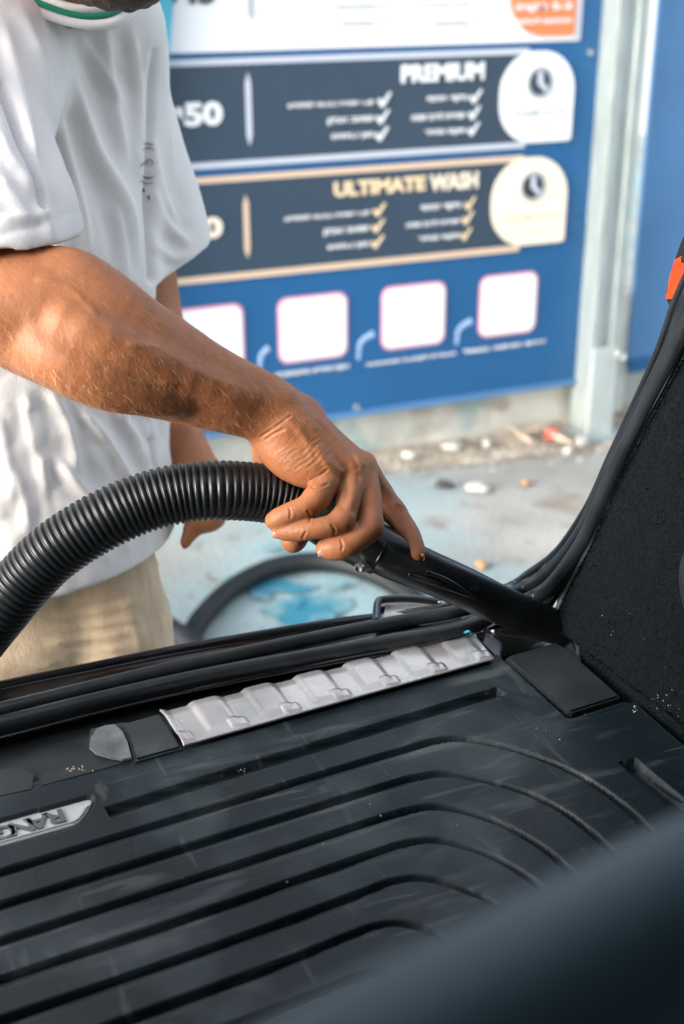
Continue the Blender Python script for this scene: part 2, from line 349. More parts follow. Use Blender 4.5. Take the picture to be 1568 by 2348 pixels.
def check(lb, rt, m, k=2):
    x0, z0 = XZ(*lb); x1, z1 = XZ(*rt); y = YB-.005-.003*k; g = lambda a, b: (x0+(x1-x0)*a, y, z0+(z1-z0)*b)
    prism('check_mark', [g(0, .42), (g(.18, .62)), g(.36, .38), g(.88, 1), g(1, .92), g(.42, 0), g(.3, 0)], (0, -1, 0), .002, M[m], sign)
for q in ((861, 246, 894, 209), (857, 284, 890, 249), (855, 323, 888, 288), (1071, 237, 1102, 203), (1068, 275, 1098, 240), (1066, 311, 1096, 278)): check(q[:2], q[2:], 'white')
for q in ((850, 496, 882, 463), (847, 533, 879, 499), (845, 569, 878, 536), (1059, 481, 1087, 448), (1053, 515, 1083, 481), (1051, 551, 1078, 519)): check(q[:2], q[2:], 'goldtext')
for q in ((864, 58, 884, 42), (864, 18, 884, 2), (1082, 57, 1098, 42), (1082, 16, 1098, 1)): check(q[:2], q[2:], 'gold')
for i, (lb, rt) in enumerate((((763, 17), (855, 5)), ((775, 57), (852, 45)), ((960, 15), (1070, 3)), ((990, 56), (1067, 44)))):
    put_text('service_text', he(rows[(i*2+1) % 6][0]), lb, rt, 2, M['greyink'], off=0)
put_text('badge_text', he('3-5 דקות'), (1174, 29), (1303, 5), 4, M['white'], off=.03); put_text('badge_text', he('בהתאם לעומס'), (1174, 56), (1303, 38), 4, M['white'], off=.02)
put_text('badge_text', he('8-10 דקות'), (1168, 266), (1284, 248), 4, M['greyink'], off=0); put_text('badge_text', he('בהתאם לעומס'), (1167, 295), (1280, 283), 4, M['silver'], off=0)
put_text('badge_text', he('8-10 דקות'), (1152, 503), (1267, 485), 4, M['goldtext'], off=0); put_text('badge_text', he('בהתאם לעומס'), (1152, 533), (1266, 521), 4, M['gold'], off=0)
for (cx_, y0, y1, m) in ((570, 334, 165, 'silver'), (565, 590, 445, 'gold'), (572, 46, -60, 'greyink')):
    (x, z0), (_, z1) = XZ(cx_, y0), XZ(cx_, y1); y = YB-.005-.006; hw = .0075
    prism('divider', [(x, y, z0), (x+hw, y, z0+(z1-z0)*.14), (x+hw, y, z0+(z1-z0)*.86), (x, y, z1), (x-hw, y, z0+(z1-z0)*.86), (x-hw, y, z0+(z1-z0)*.14)], (0, -1, 0), .002, M[m], sign)
caps = {0: 'להורדת האפליקציה', 1: 'עקבו אחרינו באינסטגרם', 2: 'הצטרפו לקבוצת הוואטסאפ', 3: 'דרגו אותנו בגוגל'}
for i, (lb, rt) in enumerate((((398, 868), (556, 692)), ((637, 838), (795, 666)), ((871, 807), (1021, 642)), ((1093, 778), (1232, 619)))):
    x0, z0 = XZ(*lb); x1, z1 = XZ(*rt); z0 += .004
    cdb = shape('blank_card', x0, z0, x1, z1, 1, M['pink'], corners=(.03,)*4); shape('card_face', x0+.007, z0+.007, x1-.007, z1-.007, 2, M['white'], cdb, corners=(.025,)*4)
for i, (lb, rt) in enumerate((((631, 866), (797, 832)), ((837, 840), (1041, 803)), ((1059, 809), (1247, 775)))):
    put_text('caption_text', he(caps[i+1]), lb, rt, 1, M['white'], off=.03)
for pts in (((617, 797), (600, 815), (596, 845)), ((857, 765), (828, 785), (822, 824)), ((1081, 736), (1053, 755), (1047, 790))):
    tube('curved_arrow', [S(x, y, .4) for x, y in pts], [.010, .008, .005], M['paleblue'], sign, n=14, seg=8, flat=(1, .25))
for px, py in ((816, 932), (1352, 868), (1330, 862), (700, 950), (1352, 120)):
    p = S(px, py, .3); tube('rivet', [p, p+np.array([0, -.008, 0])], .008, M['steel'], sign, n=3, seg=10)

# low concrete wall under the sign
wall = box('low_wall', (XL-1, YB+.05, 0), (XZ(1450, 900)[0], YB+.45, BZ+.25), M['plinth']); tag(wall, 'stained low concrete wall under the blue price sign', 'wall')
def post(name, px0, px1, py, z0, z1, y, m, label, cat, d=.06, group=None):
    a = ony(px0, py, y); b = ony(px1, py, y); return a[0], b[0]
for (x0, x1, y, m, lab) in ((1151, 1190, YB+.11, 'dsteel', 'dark support post under the sign, beside the red cap'), (1210, 1224, YB+.11, 'dsteel', 'thin pipe under the sign between two dark posts'), (1292, 1334, YB+.08, 'dsteel', 'dark grey support post under the sign beside the steel column')):
    a = ony(x0, 940, y)[0]; b = ony(x1, 940, y)[0]
    o = tube('support_post', [((a+b)/2, y, -.0), ((a+b)/2, y, 1.0), ((a+b)/2, y, 2.8)], (b-a)/2, M[m], n=6, seg=16); tag(o, lab, 'post', 'posts holding up the price sign')
# galvanised column at the right edge of the sign (a rolled C profile) with a boxed foot
yc = YF-.02; a = ony(1352, 900, yc)[0]; b = ony(1412, 900, yc)[0]
col = empty('steel_column', ((a+b)/2, yc, 0), 'galvanised steel column standing at the right edge of the blue sign', 'column')
w_ = b-a; prof = [(0, .10), (0, 0), (w_*.28, 0), (w_*.34, .012), (w_*.62, .012), (w_*.68, 0), (w_, 0), (w_, .10), (w_-.008, .10), (w_-.008, .01), (.008, .01), (.008, .10)]
V = [(a+x, yc+y, z) for z in (0.02, 2.9) for x, y in prof]; n = len(prof)
M['foot'] = mat('column_foot', (.46, .51, .50), .5, metal=.2, var=.1, vscale=10)
mk('column_profile', V, [(i, (i+1) % n, n+(i+1) % n, n+i) for i in range(n)]+[tuple(range(n))[::-1], tuple(range(n, 2*n))], M['steel'], col, smooth=False)
zj = ony(1380, 795, yc)[2]
box('column_foot', (a-.006, yc-.012, 0.0), (b-.012, yc-.003, zj), M['foot'], col, bev=.003)
box('base_plate', (a-.03, yc-.05, .012), (b+.04, yc+.10, .022), M['steel'], col, bev=.002)
p = ony(1418, 812, yc-.01); tube('highlight_stud', [p, p+np.array([0, -.02, 0])], .014, M['chrome'], col, n=4, seg=6)  # bright stud standing in for a blurred round highlight
# blue fence sheet to the right, a bright gap between, and a white wall added far behind to brighten it
fx0 = ony(1478, 400, YB+.04)[0]; fz = ony(1460, 836, YB+.04)[2]
fence = empty('blue_fence', (fx0, YB+.04, 0), 'plain blue sheet fence right of the steel column', 'fence')
box('fence_sheet', (fx0, YB+.04, fz), (fx0+3.2, YB+.055, 2.9), M['panelblue'], fence)
for i in range(5): box('fence_rib', (fx0+.25+.6*i, YB+.03, fz), (fx0+.28+.6*i, YB+.0385, 2.9), M['panelblue'], fence)
box('bottom_rail', (fx0, YB+.025, fz-.02), (fx0+3.2, YB+.0385, fz+.02), M['blue'], fence)
o = box('concrete_kerb', (fx0-.06, YB+.16, 0), (fx0+3.5, YB+.4, fz+.05), M['plinth']); tag(o, 'pale concrete kerb under the blue fence', 'kerb')
o = box('gap_backing', (-6, YB+6, 0), (14, YB+6.2, 4.5), M['render']); tag(o, 'white backing wall added to brighten the gap beside the column', 'wall')
tx = XZ(388, 60)[0]
o = prism('teal_post', [(tx-.30, YB-.05, 0), (tx-.19, YB-.05, 0), (tx-.003, YB-.05, XZ(388, 20)[1]), (tx+.08, YB-.05, 2.9), (tx-.04, YB-.05, 2.9), (tx-.12, YB-.05, XZ(388, 20)[1])], (0, -1, 0), .035, M['teal']); tag(o, 'flat teal post in front of the sign behind the person', 'post')
# litter
def scrap(name, px, py, rx, ry, h, m, label, cat, seed=0, group='litter along the foot of the wall', z=.006):
    c = onz(px, py, z); ps = []; r = random.Random(seed)
    for i in range(10):
        a_ = i/10*2*math.pi; k = 1+r.uniform(-.22, .22); p = onz(px+rx*k*math.cos(a_), py+ry*k*math.sin(a_), z); ps.append(p)
    n_ = len(ps); V = [p+np.array([0, 0, h*r.uniform(.0, .35)]) for p in ps]+[c+(p-c)*.55+np.array([0, 0, h*r.uniform(.7, 1.1)]) for p in ps]+[c+np.array([0, 0, h])]
    F = [(i, (i+1) % n_, n_+(i+1) % n_, n_+i) for i in range(n_)]+[(n_+i, n_+(i+1) % n_, 2*n_) for i in range(n_)]+[tuple(range(n_))[::-1]]
    o = mk(name, V, F, M[m], smooth=(m != 'wood')); return tag(o, label, cat, group)
scrap('paper_scrap', 1098, 1118, 34, 13, .012, 'scrap', 'oval white scrap lying alone on the grey concrete', 'litter', 1, 'litter on the concrete')
scrap('dark_stone', 1018, 1115, 20, 7, .02, 'stone', 'small black stone on the concrete left of the oval scrap', 'stone', 2, 'litter on the concrete')
scrap('dry_leaf', 1206, 1108, 12, 7, .01, 'leaf', 'brown leaf on the concrete right of the oval scrap', 'leaf', 3, 'litter on the concrete')
scrap('dry_leaf', 1105, 1298, 17, 9, .012, 'leaf', 'orange leaf on the concrete just above the nozzle', 'leaf', 4, 'litter on the concrete')
scrap('bottle_cap', 1265, 1002, 16, 9, .03, 'red', 'red plastic cap near the foot of the steel column', 'litter', 5, z=.03)
scrap('bottle_cap', 1136, 956, 13, 11, .05, 'red', 'red plastic piece leaning by the dark post under the sign', 'litter', 6, z=.05)
for i, (px, py, rx, ry, lab) in enumerate(((940, 1048, 20, 7, 'round pale scrap at the sand edge, leftmost of the scraps'), (1036, 1028, 28, 7, 'long pale scrap on the sand under the sign'), (1115, 1022, 11, 6, 'small cream scrap below the thin pipe'),
        (1332, 1015, 22, 11, 'white crumpled scrap at the foot of the steel column'), (1302, 1038, 12, 6, 'white scrap just below the crumpled one by the column'))):
    scrap('paper_scrap', px, py, rx, ry, .02, 'scrap', lab, 'litter', 10+i, z=.02)
for i, (x0, y0, x1, y1, lab) in enumerate(((1190, 1000, 1285, 962, 'bleached stick slanting up against the wall'), (1240, 985, 1310, 1015, 'broken stick lying by the red cap'), (1170, 985, 1225, 1015, 'short stick lying on the sand left of the red cap'))):
    o = tube('wood_stick', [onz(x0, y0, .03)+np.array([0, 0, .01]), onz((x0+x1)/2, (y0+y1)/2, .05), onz(x1, y1, .05)], [.008, .010, .006], M['wood'], n=8, seg=7); tag(o, lab, 'stick', 'sticks on the sand')
V = []; F = []
for i in range(900):     # loose grit: pebbles nobody could count
    px = random.uniform(600, 1560); py = 1030+(1000-px)*.11+random.gauss(0, 30); q = onz(px, py, .012+.0)
    if q[1] > YB+.08: continue
    s = random.uniform(.002, .007); k = len(V)
    for d in ((1, 0, 0), (-.5, .8, 0), (-.5, -.8, 0), (0, 0, 1.1)): V.append(q+s*np.array(d)*random.uniform(.7, 1.3))
    F += [(k, k+1, k+3), (k+1, k+2, k+3), (k+2, k, k+3)]
o = mk('grit', V, F, M['plinth'], smooth=False); tag(o, 'loose grit and pebbles along the foot of the wall', 'grit', kind='stuff')
# hose lying in a loop on the ground behind the car
lp = [(100, 1330), (300, 1392), (400, 1448), (520, 1530), (760, 1590), (960, 1530), (1010, 1450), (955, 1378), (880, 1327), (800, 1296), (710, 1287), (620, 1303), (540, 1343), (480, 1396), (440, 1455), (410, 1560), (300, 1660)]
hp = [onz(x, y, .027+(.054 if i < 4 else 0)) for i, (x, y) in enumerate(lp)]
rg = tube('ground_hose', hp, .0245, M['hose2'], n=700, seg=16, prof=lambda s: 1-.06*(math.sin(s*2*math.pi/.011) > 0)); tag(rg, 'thick dark hose lying in a loop on the concrete behind the car', 'hose')

# ================================================================== THE CAR
ZM = .80
car = empty('car', (0, -.5, 0), 'black car seen from inside its open boot with dark carpet side trim', 'car')
O2 = np.array([0., 0, 0])
# rows along the sill, outside to inside; (px, py, z)
def zc(l): return [onz(x, y, z) for x, y, z in l]
XR = np.mean([onz(x, y, ZM)@X2 for x, y in ((1310, 1471), (1440, 1588), (1568, 1702))])
def pc(l, dx=0): return [onx(x, y, XR+dx) for x, y in l]
outer = zc([(-260, 1632, .80), (0, 1569, .80), (200, 1528, .80), (386, 1490, .80), (600, 1452, .80), (772, 1424, .80), (900, 1408, .802), (1040, 1385, .81)])+pc([(1164, 1343), (1210, 1314), (1264, 1275), (1303, 1229), (1352, 1150), (1394, 1056), (1457, 920), (1511, 798), (1547, 693), (1600, 575), (1680, 400), (1800, 150)], .05)
rim = zc([(-260, 1646, .797), (0, 1583, .797), (386, 1504, .797), (772, 1436, .797), (1040, 1392, .81)])+pc([(1172, 1349), (1262, 1287), (1310, 1228), (1360, 1148), (1402, 1056), (1463, 925), (1517, 806), (1553, 703), (1606, 585), (1690, 405), (1805, 160)], .045)
def shiftpts(P, d): return [np.array(p)+np.array(d) for p in P]
low = shiftpts(rim, (0, -.004, -.02))
r1 = zc([(-260, 1690, .808), (0, 1627, .808), (200, 1578, .808), (386, 1534, .808), (600, 1488, .808), (798, 1447, .808), (940, 1420, .81), (1060, 1398, .815)])+pc([(1191, 1352), (1245, 1320), (1299, 1268), (1340, 1205), (1376, 1127), (1420, 1035), (1475, 925), (1527, 822), (1570, 720), (1630, 590), (1720, 400), (1830, 160)], .03)
r2 = zc([(-260, 1725, .806), (0, 1660, .806), (200, 1610, .806), (450, 1553, .806), (700, 1506, .806), (900, 1470, .806), (1060, 1440, .81)])+pc([(1215, 1372), (1262, 1342), (1310, 1283), (1349, 1219), (1388, 1127), (1434, 1030), (1487, 925), (1540, 825), (1582, 735), (1642, 600), (1735, 400), (1850, 160)], .012)
g1 = zc([(-260, 1760, .785), (0, 1690, .785), (450, 1578, .785), (900, 1490, .785), (1060, 1460, .79)])+pc([(1235, 1395), (1275, 1362), (1325, 1290), (1362, 1219), (1394, 1140), (1443, 1030), (1495, 927), (1548, 830), (1590, 742), (1650, 608), (1745, 405), (1860, 165)], .005)
und = shiftpts(outer, (.0, .02, -.06))
def valley(a, b, d): A = crom(a, 24); B = crom(b, 24); m = (A+B)/2+np.array(d); return list(m)
loft('sill_panel', [und, outer, rim, valley(rim, r1, (0, -.0, -.012)), shiftpts(r1, (.0, 0, -.012)), valley(r1, r2, (0, 0, -.022)), shiftpts(r2, (0, 0, -.014)), g1], 160, M['gloss'], car, sub=5)
tube('weather_seal', r1, .0066, M['seal'], car, n=180, seg=14); tube('weather_seal', r2, .0072, M['seal'], car, n=180, seg=14)
tube('flange_lip', shiftpts(outer, (0, 0, 0)), .0035, M['seal'], car, n=180, seg=8)
# gutter and the ledge under the scuff plate, following the mat's rear edge
me0 = [(-260, 1888), (0, 1815), (570, 1658), (1140, 1500)]
g2 = zc([(-260, 1800, .775), (0, 1735, .775), (370, 1640, .775), (700, 1555, .775), (1085, 1462, .775), (1180, 1440, .78), (1262, 1436, .785)])
led = [onz(x, y-2, ZM-.012) for x, y in me0]+[onz(1235, 1490, ZM-.012), onz(1290, 1475, ZM-.012)]
ins = [p-Y2*.06-ZZ*.01 for p in led]
loft('gutter_trim', [zc([(-260, 1752, .786), (0, 1682, .786), (450, 1572, .786), (900, 1486, .786), (1060, 1457, .79), (1230, 1400, .80), (1290, 1390, .81)]), g2, led, ins], 120, M['dplastic'], car, sub=6, smooth_v=False)
# scuff plate (pale, pressed with bosses): local frame s along X2, t towards the inside
A_ = onz(368, 1631, ZM-.002); B_ = onz(1083, 1452, ZM-.002); C_ = onz(421, 1712, ZM+.004); D_ = onz(1133, 1513, ZM+.004)
nu, nv = 260, 40; V = []
for i in range(nu):
    u = i/(nu-1)
    for j in range(nv):
        v = j/(nv-1); p = (A_*(1-u)+B_*u)*(1-v)+(C_*(1-u)+D_*u)*v
        ph = ((u*6.25+.60-v*.02) % 1.0)
        bo = np.clip((ph-.06)/.15, 0, 1)*np.clip((.74-ph)/.15, 0, 1)
        bo = bo*bo*(3-2*bo)
        top = np.clip(v/.02+.6, 0, 1); en = np.clip((.90-v)/.07, 0, 1)
        ph2 = (ph-.66+.5) % 1-.5; tz = np.clip((.17-abs(ph2))/.05, 0, 1)*np.clip((v-.70)/.06, 0, 1)*np.clip((.97-v)/.03, 0, 1); wavy = .0019*bo*top*(1 if v < .80 else np.clip((.95-v)/.15, 0, 1))+.0018*tz
        h = .003*math.sin(min(1, v/.25)*math.pi/2)-.003+wavy*.9
        V.append(p+np.array([0, 0, h])+Y2*.003*bo*(1-v))
sp = mk('scuff_plate', V, grid_faces(nu, nv), M['scuff'], car)
mod = sp.modifiers.new('s', 'SOLIDIFY'); mod.thickness = .002
# dark panel left of the plate, a step and a paler grey patch
prism('sill_cap', [onz(x, y, ZM+.0035) for x, y in ((280, 1658), (365, 1634), (418, 1712), (310, 1742), (296, 1700))], (0, 0, 1), .02, M['dplastic'], car, bev=.002)
prism('sill_cap', [onz(x, y, ZM+.0005) for x, y in ((92, 1772), (200, 1742), (206, 1668), (290, 1652), (306, 1746), (88, 1806))], (0, 0, 1), .02, M['dplastic'], car, bev=.002)
prism('sill_cap', [onz(x, y, ZM+.0005) for x, y in ((-240, 1860), (-200, 1790), (40, 1756), (84, 1772), (78, 1810), (-230, 1880))], (0, 0, 1), .02, M['dplastic'], car, bev=.002)
q = [onz(x, y, ZM+.0040) for x, y in ((205, 1712), (208, 1690), (222, 1670), (242, 1662), (262, 1660), (280, 1676), (292, 1700), (301, 1736), (280, 1740), (250, 1735), (220, 1726))]
prism('grey_pad', q, (0, 0, 1), .002, M['padgrey'], car)
# striker recess on the sill: glossy framed tray
tr = [onz(x, y, .806) for x, y in ((862, 1424), (868, 1380), (884, 1374), (1010, 1382), (1060, 1398), (955, 1420))]
tray = prism('latch_tray', tr, (0, 0, 1), .012, M['gloss'], car, bev=.002)
tr2 = [onz(x, y, .8075) for x, y in ((878, 1418), (884, 1386), (1000, 1390), (1035, 1400), (950, 1414))]
prism('tray_plate', tr2, (0, 0, 1), .002, M['scuff'], car, bev=.0005)
tube('tray_rim', [onz(x, y, .812) for x, y in ((862, 1426), (866, 1382), (880, 1374), (940, 1372), (1012, 1380))], .004, M['gloss'], car, n=30, seg=8)
loft('bumper', [shiftpts(outer[:8], (0, .0, -.012)), shiftpts(outer[:8], (0, .045, -.03)), shiftpts(outer[:8], (0, .07, -.12)), shiftpts(outer[:8], (0, .07, -.42)), shiftpts(outer[:8], (0, -.05, -.48))], 60, M['body'], car, sub=5)

# right-hand side trim: dark carpet on the car's side plane, its edge along the opening
trim = [(1307, 1471), (1262, 1432), (1262, 1397), (1281, 1357), (1303, 1316), (1333, 1254), (1368, 1176), (1400, 1100), (1449, 1003), (1492, 918), (1535, 839), (1568, 773), (1640, 630), (1740, 430), (1860, 200)]
edge3 = crom([onx(1307, 1471, XR)-ZZ*.09-Y2*.03, onx(1307, 1471, XR)-ZZ*.04-Y2*.012]+[onx(x, y, XR) for x, y in trim]+[onx(1860, 200, XR)-Y2*.09+ZZ*.18, onx(1860, 200, XR)-Y2*.24+ZZ*.40], 90)
def side_grid(edge, back, nj, bulge=.0):
    out = []
    for i, p in enumerate(edge):
        for j in range(nj):
            t = (j/(nj-1))**1.0; q = p-Y2*back*t
            rd = .012*math.exp(-(t*back/.010))                    # rolled edge
            q = q+X2*(rd+.0012*noise.noise(Vector(q*30))) - X2*.025*math.sin(min(1, t*1.5)*math.pi/2)*bulge
            out.append(q)
    return out
V = side_grid(edge3, 1.0, 120, 0); F = grid_faces(len(edge3), 120)
carp = mk('side_carpet', V, F, M['carpet'], car)
sv = []
for p in edge3: sv += [p-X2*.001-Y2*.006, p+X2*.012+Y2*.006, p+X2*.03+Y2*.030, p+X2*.10+Y2*.05]
loft('jamb_filler', [pc([(1190, 1378), (1238, 1356), (1285, 1318), (1325, 1262), (1365, 1190)], .025), pc([(1225, 1440), (1262, 1400), (1297, 1335), (1335, 1262), (1372, 1180)], .016)], 40, M['seal'], car)
mk('jamb_filler', sv, grid_faces(len(edge3), 4), M['seal'], car)
# carpet pile: loose fibres standing off the carpet
n = 52000; ii = RNG.uniform(0, 88.99, n); fr = (ii % 1)[:, None]; i0 = ii.astype(int)
P = edge3[i0]*(1-fr)+edge3[i0+1]*fr; tt = RNG.uniform(0, 1, n)**1.3*.55; tt[:9000] = RNG.uniform(0, .012, 9000); P = P-Y2*tt[:, None]+X2*(.012*np.exp(-tt/.010))[:, None]
L_ = RNG.uniform(.0012, .0036, n)[:, None]; dirv = -X2*1.0+RNG.normal(0, .55, (n, 3)); dirv[:9000] += Y2*.9; dirv /= np.linalg.norm(dirv, axis=1)[:, None]
sd_ = np.cross(dirv, RNG.normal(0, 1, (n, 3))); sd_ /= np.linalg.norm(sd_, axis=1)[:, None]; wd = .00045
V = np.empty((n*3, 3)); V[0::3] = P-sd_*wd; V[1::3] = P+sd_*wd; V[2::3] = P+dirv*L_
o = link('carpet_pile', fast_mesh('carpet_pile', V, T=np.arange(n*3).reshape(-1, 3)), M['pile'], car, smooth=False); o['kind'] = 'stuff'
# plastic tie-down recess at the frame edge
tube('trim_handle', [onx(1690, 1240, XR), onx(1618, 1265, XR-.004), onx(1600, 1330, XR-.006), onx(1620, 1405, XR-.004), onx(1700, 1440, XR)], [.010, .014, .015, .014, .010], M['seal'], car, n=20, seg=12)
# rear lamp standing off the jamb
dl = 1.42
lamp = [(1521, 690), (1520, 668), (1534, 610), (1552, 558), (1575, 505), (1640, 480), (1700, 520), (1690, 640), (1590, 700), (1536, 722)]
hx = .16
lm_ = prism('tail_lamp', [onx(x, y, XR+.075) for x, y in lamp], -X2, .11, M['gloss'], car, bev=.004)
prism('lamp_lens', [onx(x, y, XR+.072) for x, y in ((1526, 686), (1534, 640), (1546, 596), (1560, 588), (1600, 582), (1590, 606), (1555, 652), (1547, 684))], -X2, .006, M['lens'], lm_)
prism('lamp_bezel', [onx(x, y, XR+.069) for x, y in ((1568, 600), (1561, 604), (1560, 590), (1575, 580), (1620, 560), (1620, 720), (1545, 700), (1547, 685), (1558, 682), (1556, 665), (1566, 650))], -X2, .005, M['gloss'], lm_)
# rear quarter outside the jamb, roof, headliner, far side of the boot, wheel-arch floor: the shell round the boot
sideO = [p+X2*.14 for p in edge3]
mk('quarter_panel', list(sideO)+[p-Y2*1.0 for p in sideO], [(i, i+1, 90+i+1, 90+i) for i in range(89)], M['body'], car)
topL = onx(1860, 200, XR)
rz = topL[2]+.40; ry = topL@Y2-.24
fr2 = (np.zeros(3), X2, Y2, ZZ)
def cbox(name, x0, y0, z0, x1, y1, z1, m, bev=.01): return box(name, (x0, y0, z0), (x1, y1, z1), M[m], car, bev, fr2)
XLc = XR-1.18
yo = (r2[2])@Y2
print('XR', XR, 'roofz', rz, 'roofy', ry, 'sill y', yo, 'YB', YB, 'BZ', BZ)
cbox('headliner', XLc, -1.9, rz+.002, XR+.1, ry+.02, rz+.04, 'liner'); cbox('roof_panel', XLc-.05, -1.95, rz+.045, XR+.14, ry+.05, rz+.07, 'body')  # unseen roof, added to keep overhead light off the boot
leftE = [p-X2*1.19 for p in edge3]
mk('side_carpet', leftE+[p-Y2*1.6 for p in leftE], [(i, i+1, 90+i+1, 90+i) for i in range(89)], M['carpet'], car)  # unseen left side, added to shade the boot; raked to admit sun
mk('quarter_panel', [p-X2*.10+Y2*.03 for p in leftE]+[p-X2*.10-Y2*1.6 for p in leftE], [(i, i+1, 90+i+1, 90+i) for i in range(89)], M['body'], car)
mk('jamb_filler', sum([[p, p-X2*.10+Y2*.03] for p in leftE], []), grid_faces(90, 2), M['seal'], car)
cbox('floor_pan', XLc, -.6, .70, XR+.06, yo-.02, .775, 'dplastic')
cbox('front_light_block', XLc+.05, -1.35, .35, XR-.1, -1.15, 1.42, 'liner', .06); cbox('side_trim', XR+.02, -1.9, .5, XR+.06, -.35, 1.69, 'liner')  # first box is unseen, added to block light from the front
for sx in (XLc+.1, XR-.25):
    for sy in (-.55,):
        tube('wheel', [sx*X2+sy*Y2+ZZ*.36, (sx+.22)*X2+sy*Y2+ZZ*.36], .36, M['seal'], car, n=6, seg=32)
# --- the moulded rubber cargo mat: a relief with swept grooves
gro = [  # pixel courses of the grooves, outermost first
    [(-300, 2082), (0, 1992), (500, 1842), (900, 1722), (1000, 1694), (1060, 1690), (1150, 1706), (1250, 1738), (1340, 1780), (1430, 1842), (1530, 1935), (1700, 2100)],
    [(-300, 2160), (0, 2067), (500, 1914), (880, 1798), (960, 1777), (1020, 1770), (1100, 1783), (1190, 1807), (1270, 1843), (1340, 1890), (1440, 1980), (1600, 2140)],
    [(-300, 2242), (0, 2148), (500, 1991), (860, 1876), (940, 1853), (1000, 1846), (1070, 1858), (1150, 1885), (1215, 1920), (1270, 1958), (1370, 2050), (1520, 2200)],
    [(-300, 2335), (0, 2237), (500, 2073), (840, 1957), (920, 1932), (985, 1923), (1050, 1933), (1120, 1956), (1190, 1993), (1250, 2040), (1400, 2190)],
    [(-300, 2432), (0, 2330), (500, 2160), (820, 2045), (890, 2019), (950, 2010), (1010, 2018), (1080, 2042), (1150, 2080), (1300, 2220)],
    [(-300, 2540), (0, 2435), (300, 2325), (600, 2217), (800, 2140), (860, 2119), (910, 2113), (960, 2123), (1020, 2150), (1150, 2260)],
    [(-300, 2650), (0, 2540), (400, 2395), (700, 2280), (800, 2240), (860, 2225), (920, 2235), (1040, 2310)]]
slot1 = [(240, 1852), (500, 1771), (800, 1680), (1142, 1576)]
slot2 = [(1453, 1738), (1568, 1834), (1700, 1950)]
def m2(px, py): p = onz(px, py, ZM); return p@X2, p@Y2
res = .00105
x0m, x1m = m2(-260, 1888)[0]-.05, XR-.004; y1m = m2(600, 1640)[1]+.02; y0m = .25
nx = int((x1m-x0m)/res); ny = int((y1m-y0m)/res)
gx = np.linspace(x0m, x1m, nx); gy = np.linspace(y0m, y1m, ny); GX, GY = np.meshgrid(gx, gy, indexing='ij')
H = np.zeros_like(GX)
def sdist(curve, reach=.03, n=150):
    """signed distance to a course (positive on the inner, nearer side)"""
    D = np.full(GX.shape, 9., np.float64); Sg = np.zeros(GX.shape); c = crom(np.c_[curve, np.zeros(len(curve))], n)[:, :2]; T_ = np.zeros(GX.shape)
    for k in range(len(c)-1):
        a, b = c[k], c[k+1]; lo = np.minimum(a, b)-reach; hi = np.maximum(a, b)+reach
        i0, i1 = np.searchsorted(gx, [lo[0], hi[0]]); j0, j1 = np.searchsorted(gy, [lo[1], hi[1]])
        if i0 >= i1 or j0 >= j1: continue
        X = GX[i0:i1, j0:j1]-a[0]; Y = GY[i0:i1, j0:j1]-a[1]; d = b-a; L2 = d@d
        t = np.clip((X*d[0]+Y*d[1])/L2, 0, 1); dx = X-t*d[0]; dy = Y-t*d[1]; dd = np.hypot(dx, dy); s = (dx*d[1]-dy*d[0])
        Dv = D[i0:i1, j0:j1]; mk_ = dd < Dv; Dv[mk_] = dd[mk_]; Sg[i0:i1, j0:j1][mk_] = np.sign(s[mk_]); T_[i0:i1, j0:j1][mk_] = ((k+t)/(len(c)-1))[mk_]
    return D*Sg, D, T_
def sm(a, b, x): t = np.clip((x-a)/(b-a), 0, 1); return t*t*(3-2*t)
for k, g in enumerate(gro):
    s, D, T_ = sdist(np.array([m2(*p) for p in g]))
    dep = .0105*sm(-.0018, .0002, s)*(1-sm(.0048-.0018*sm(.6, .8, T_), .0070-.0018*sm(.6, .8, T_), s))*(D < .02)
    step = -.0012*sm(.0066, .0072, s)*(1-sm(.0095, .0115, s))*(1-sm(.55, .7, T_))*(D < .029)        # soft shoulder behind each groove
    fade = 1-.40*sm(.66, .90, T_)
    H = np.minimum(H, -dep*fade)+step*fade
for sl, wd_, dp in ((slot1, .0105, .009), (slot2, .012, .010)):
    s, D, T_ = sdist(np.array([m2(*p) for p in sl])); inr = (T_ > .0005) & (T_ < .9995)
    H = np.minimum(H, -dp*sm(-.0015, 0, s)*(1-sm(wd_, wd_+.003, s))*(D < .02)*inr)
# badge recess
bq = np.array([m2(*p) for p in ((-330, 1968), (0, 1876), (205, 1822), (214, 1826), (216, 1836), (204, 1862), (184, 1888), (167, 1897), (0, 1944), (-330, 2036))])
def inside(poly):
    r = np.zeros(GX.shape, bool); j = len(poly)-1
    for i in range(len(poly)):
        xi, yi = poly[i]; xj, yj = poly[j]; c = ((yi > GY) != (yj > GY)) & (GX < (xj-xi)*(GY-yi)/(yj-yi+1e-12)+xi); r ^= c; j = i
    return r
H[inside(bq)] = -.009
def inpoly_px(pts): return inside(np.array([m2(*p) for p in pts]))
keep = inpoly_px([(-400, 1926), (0, 1815), (570, 1658), (1140, 1500), (1152, 1512), (1296, 1645), (1310, 1648), (1428, 1610), (1457, 1614), (1568, 1712), (1800, 1915), (1900, 2800), (-900, 3300)])
kern = lambda A: (A+np.roll(A, 1, 0)+np.roll(A, -1, 0)+np.roll(A, 1, 1)+np.roll(A, -1, 1))/5
H += .0007*np.sin(GX*9+1)*np.sin(GY*7)                    # a soft warp of the sheet
Vm = (GX[..., None]*X2+GY[..., None]*Y2); Vm[..., 2] = ZM+H
idx = np.arange(nx*ny).reshape(nx, ny); kq = keep[:-1, :-1] & keep[1:, 1:]
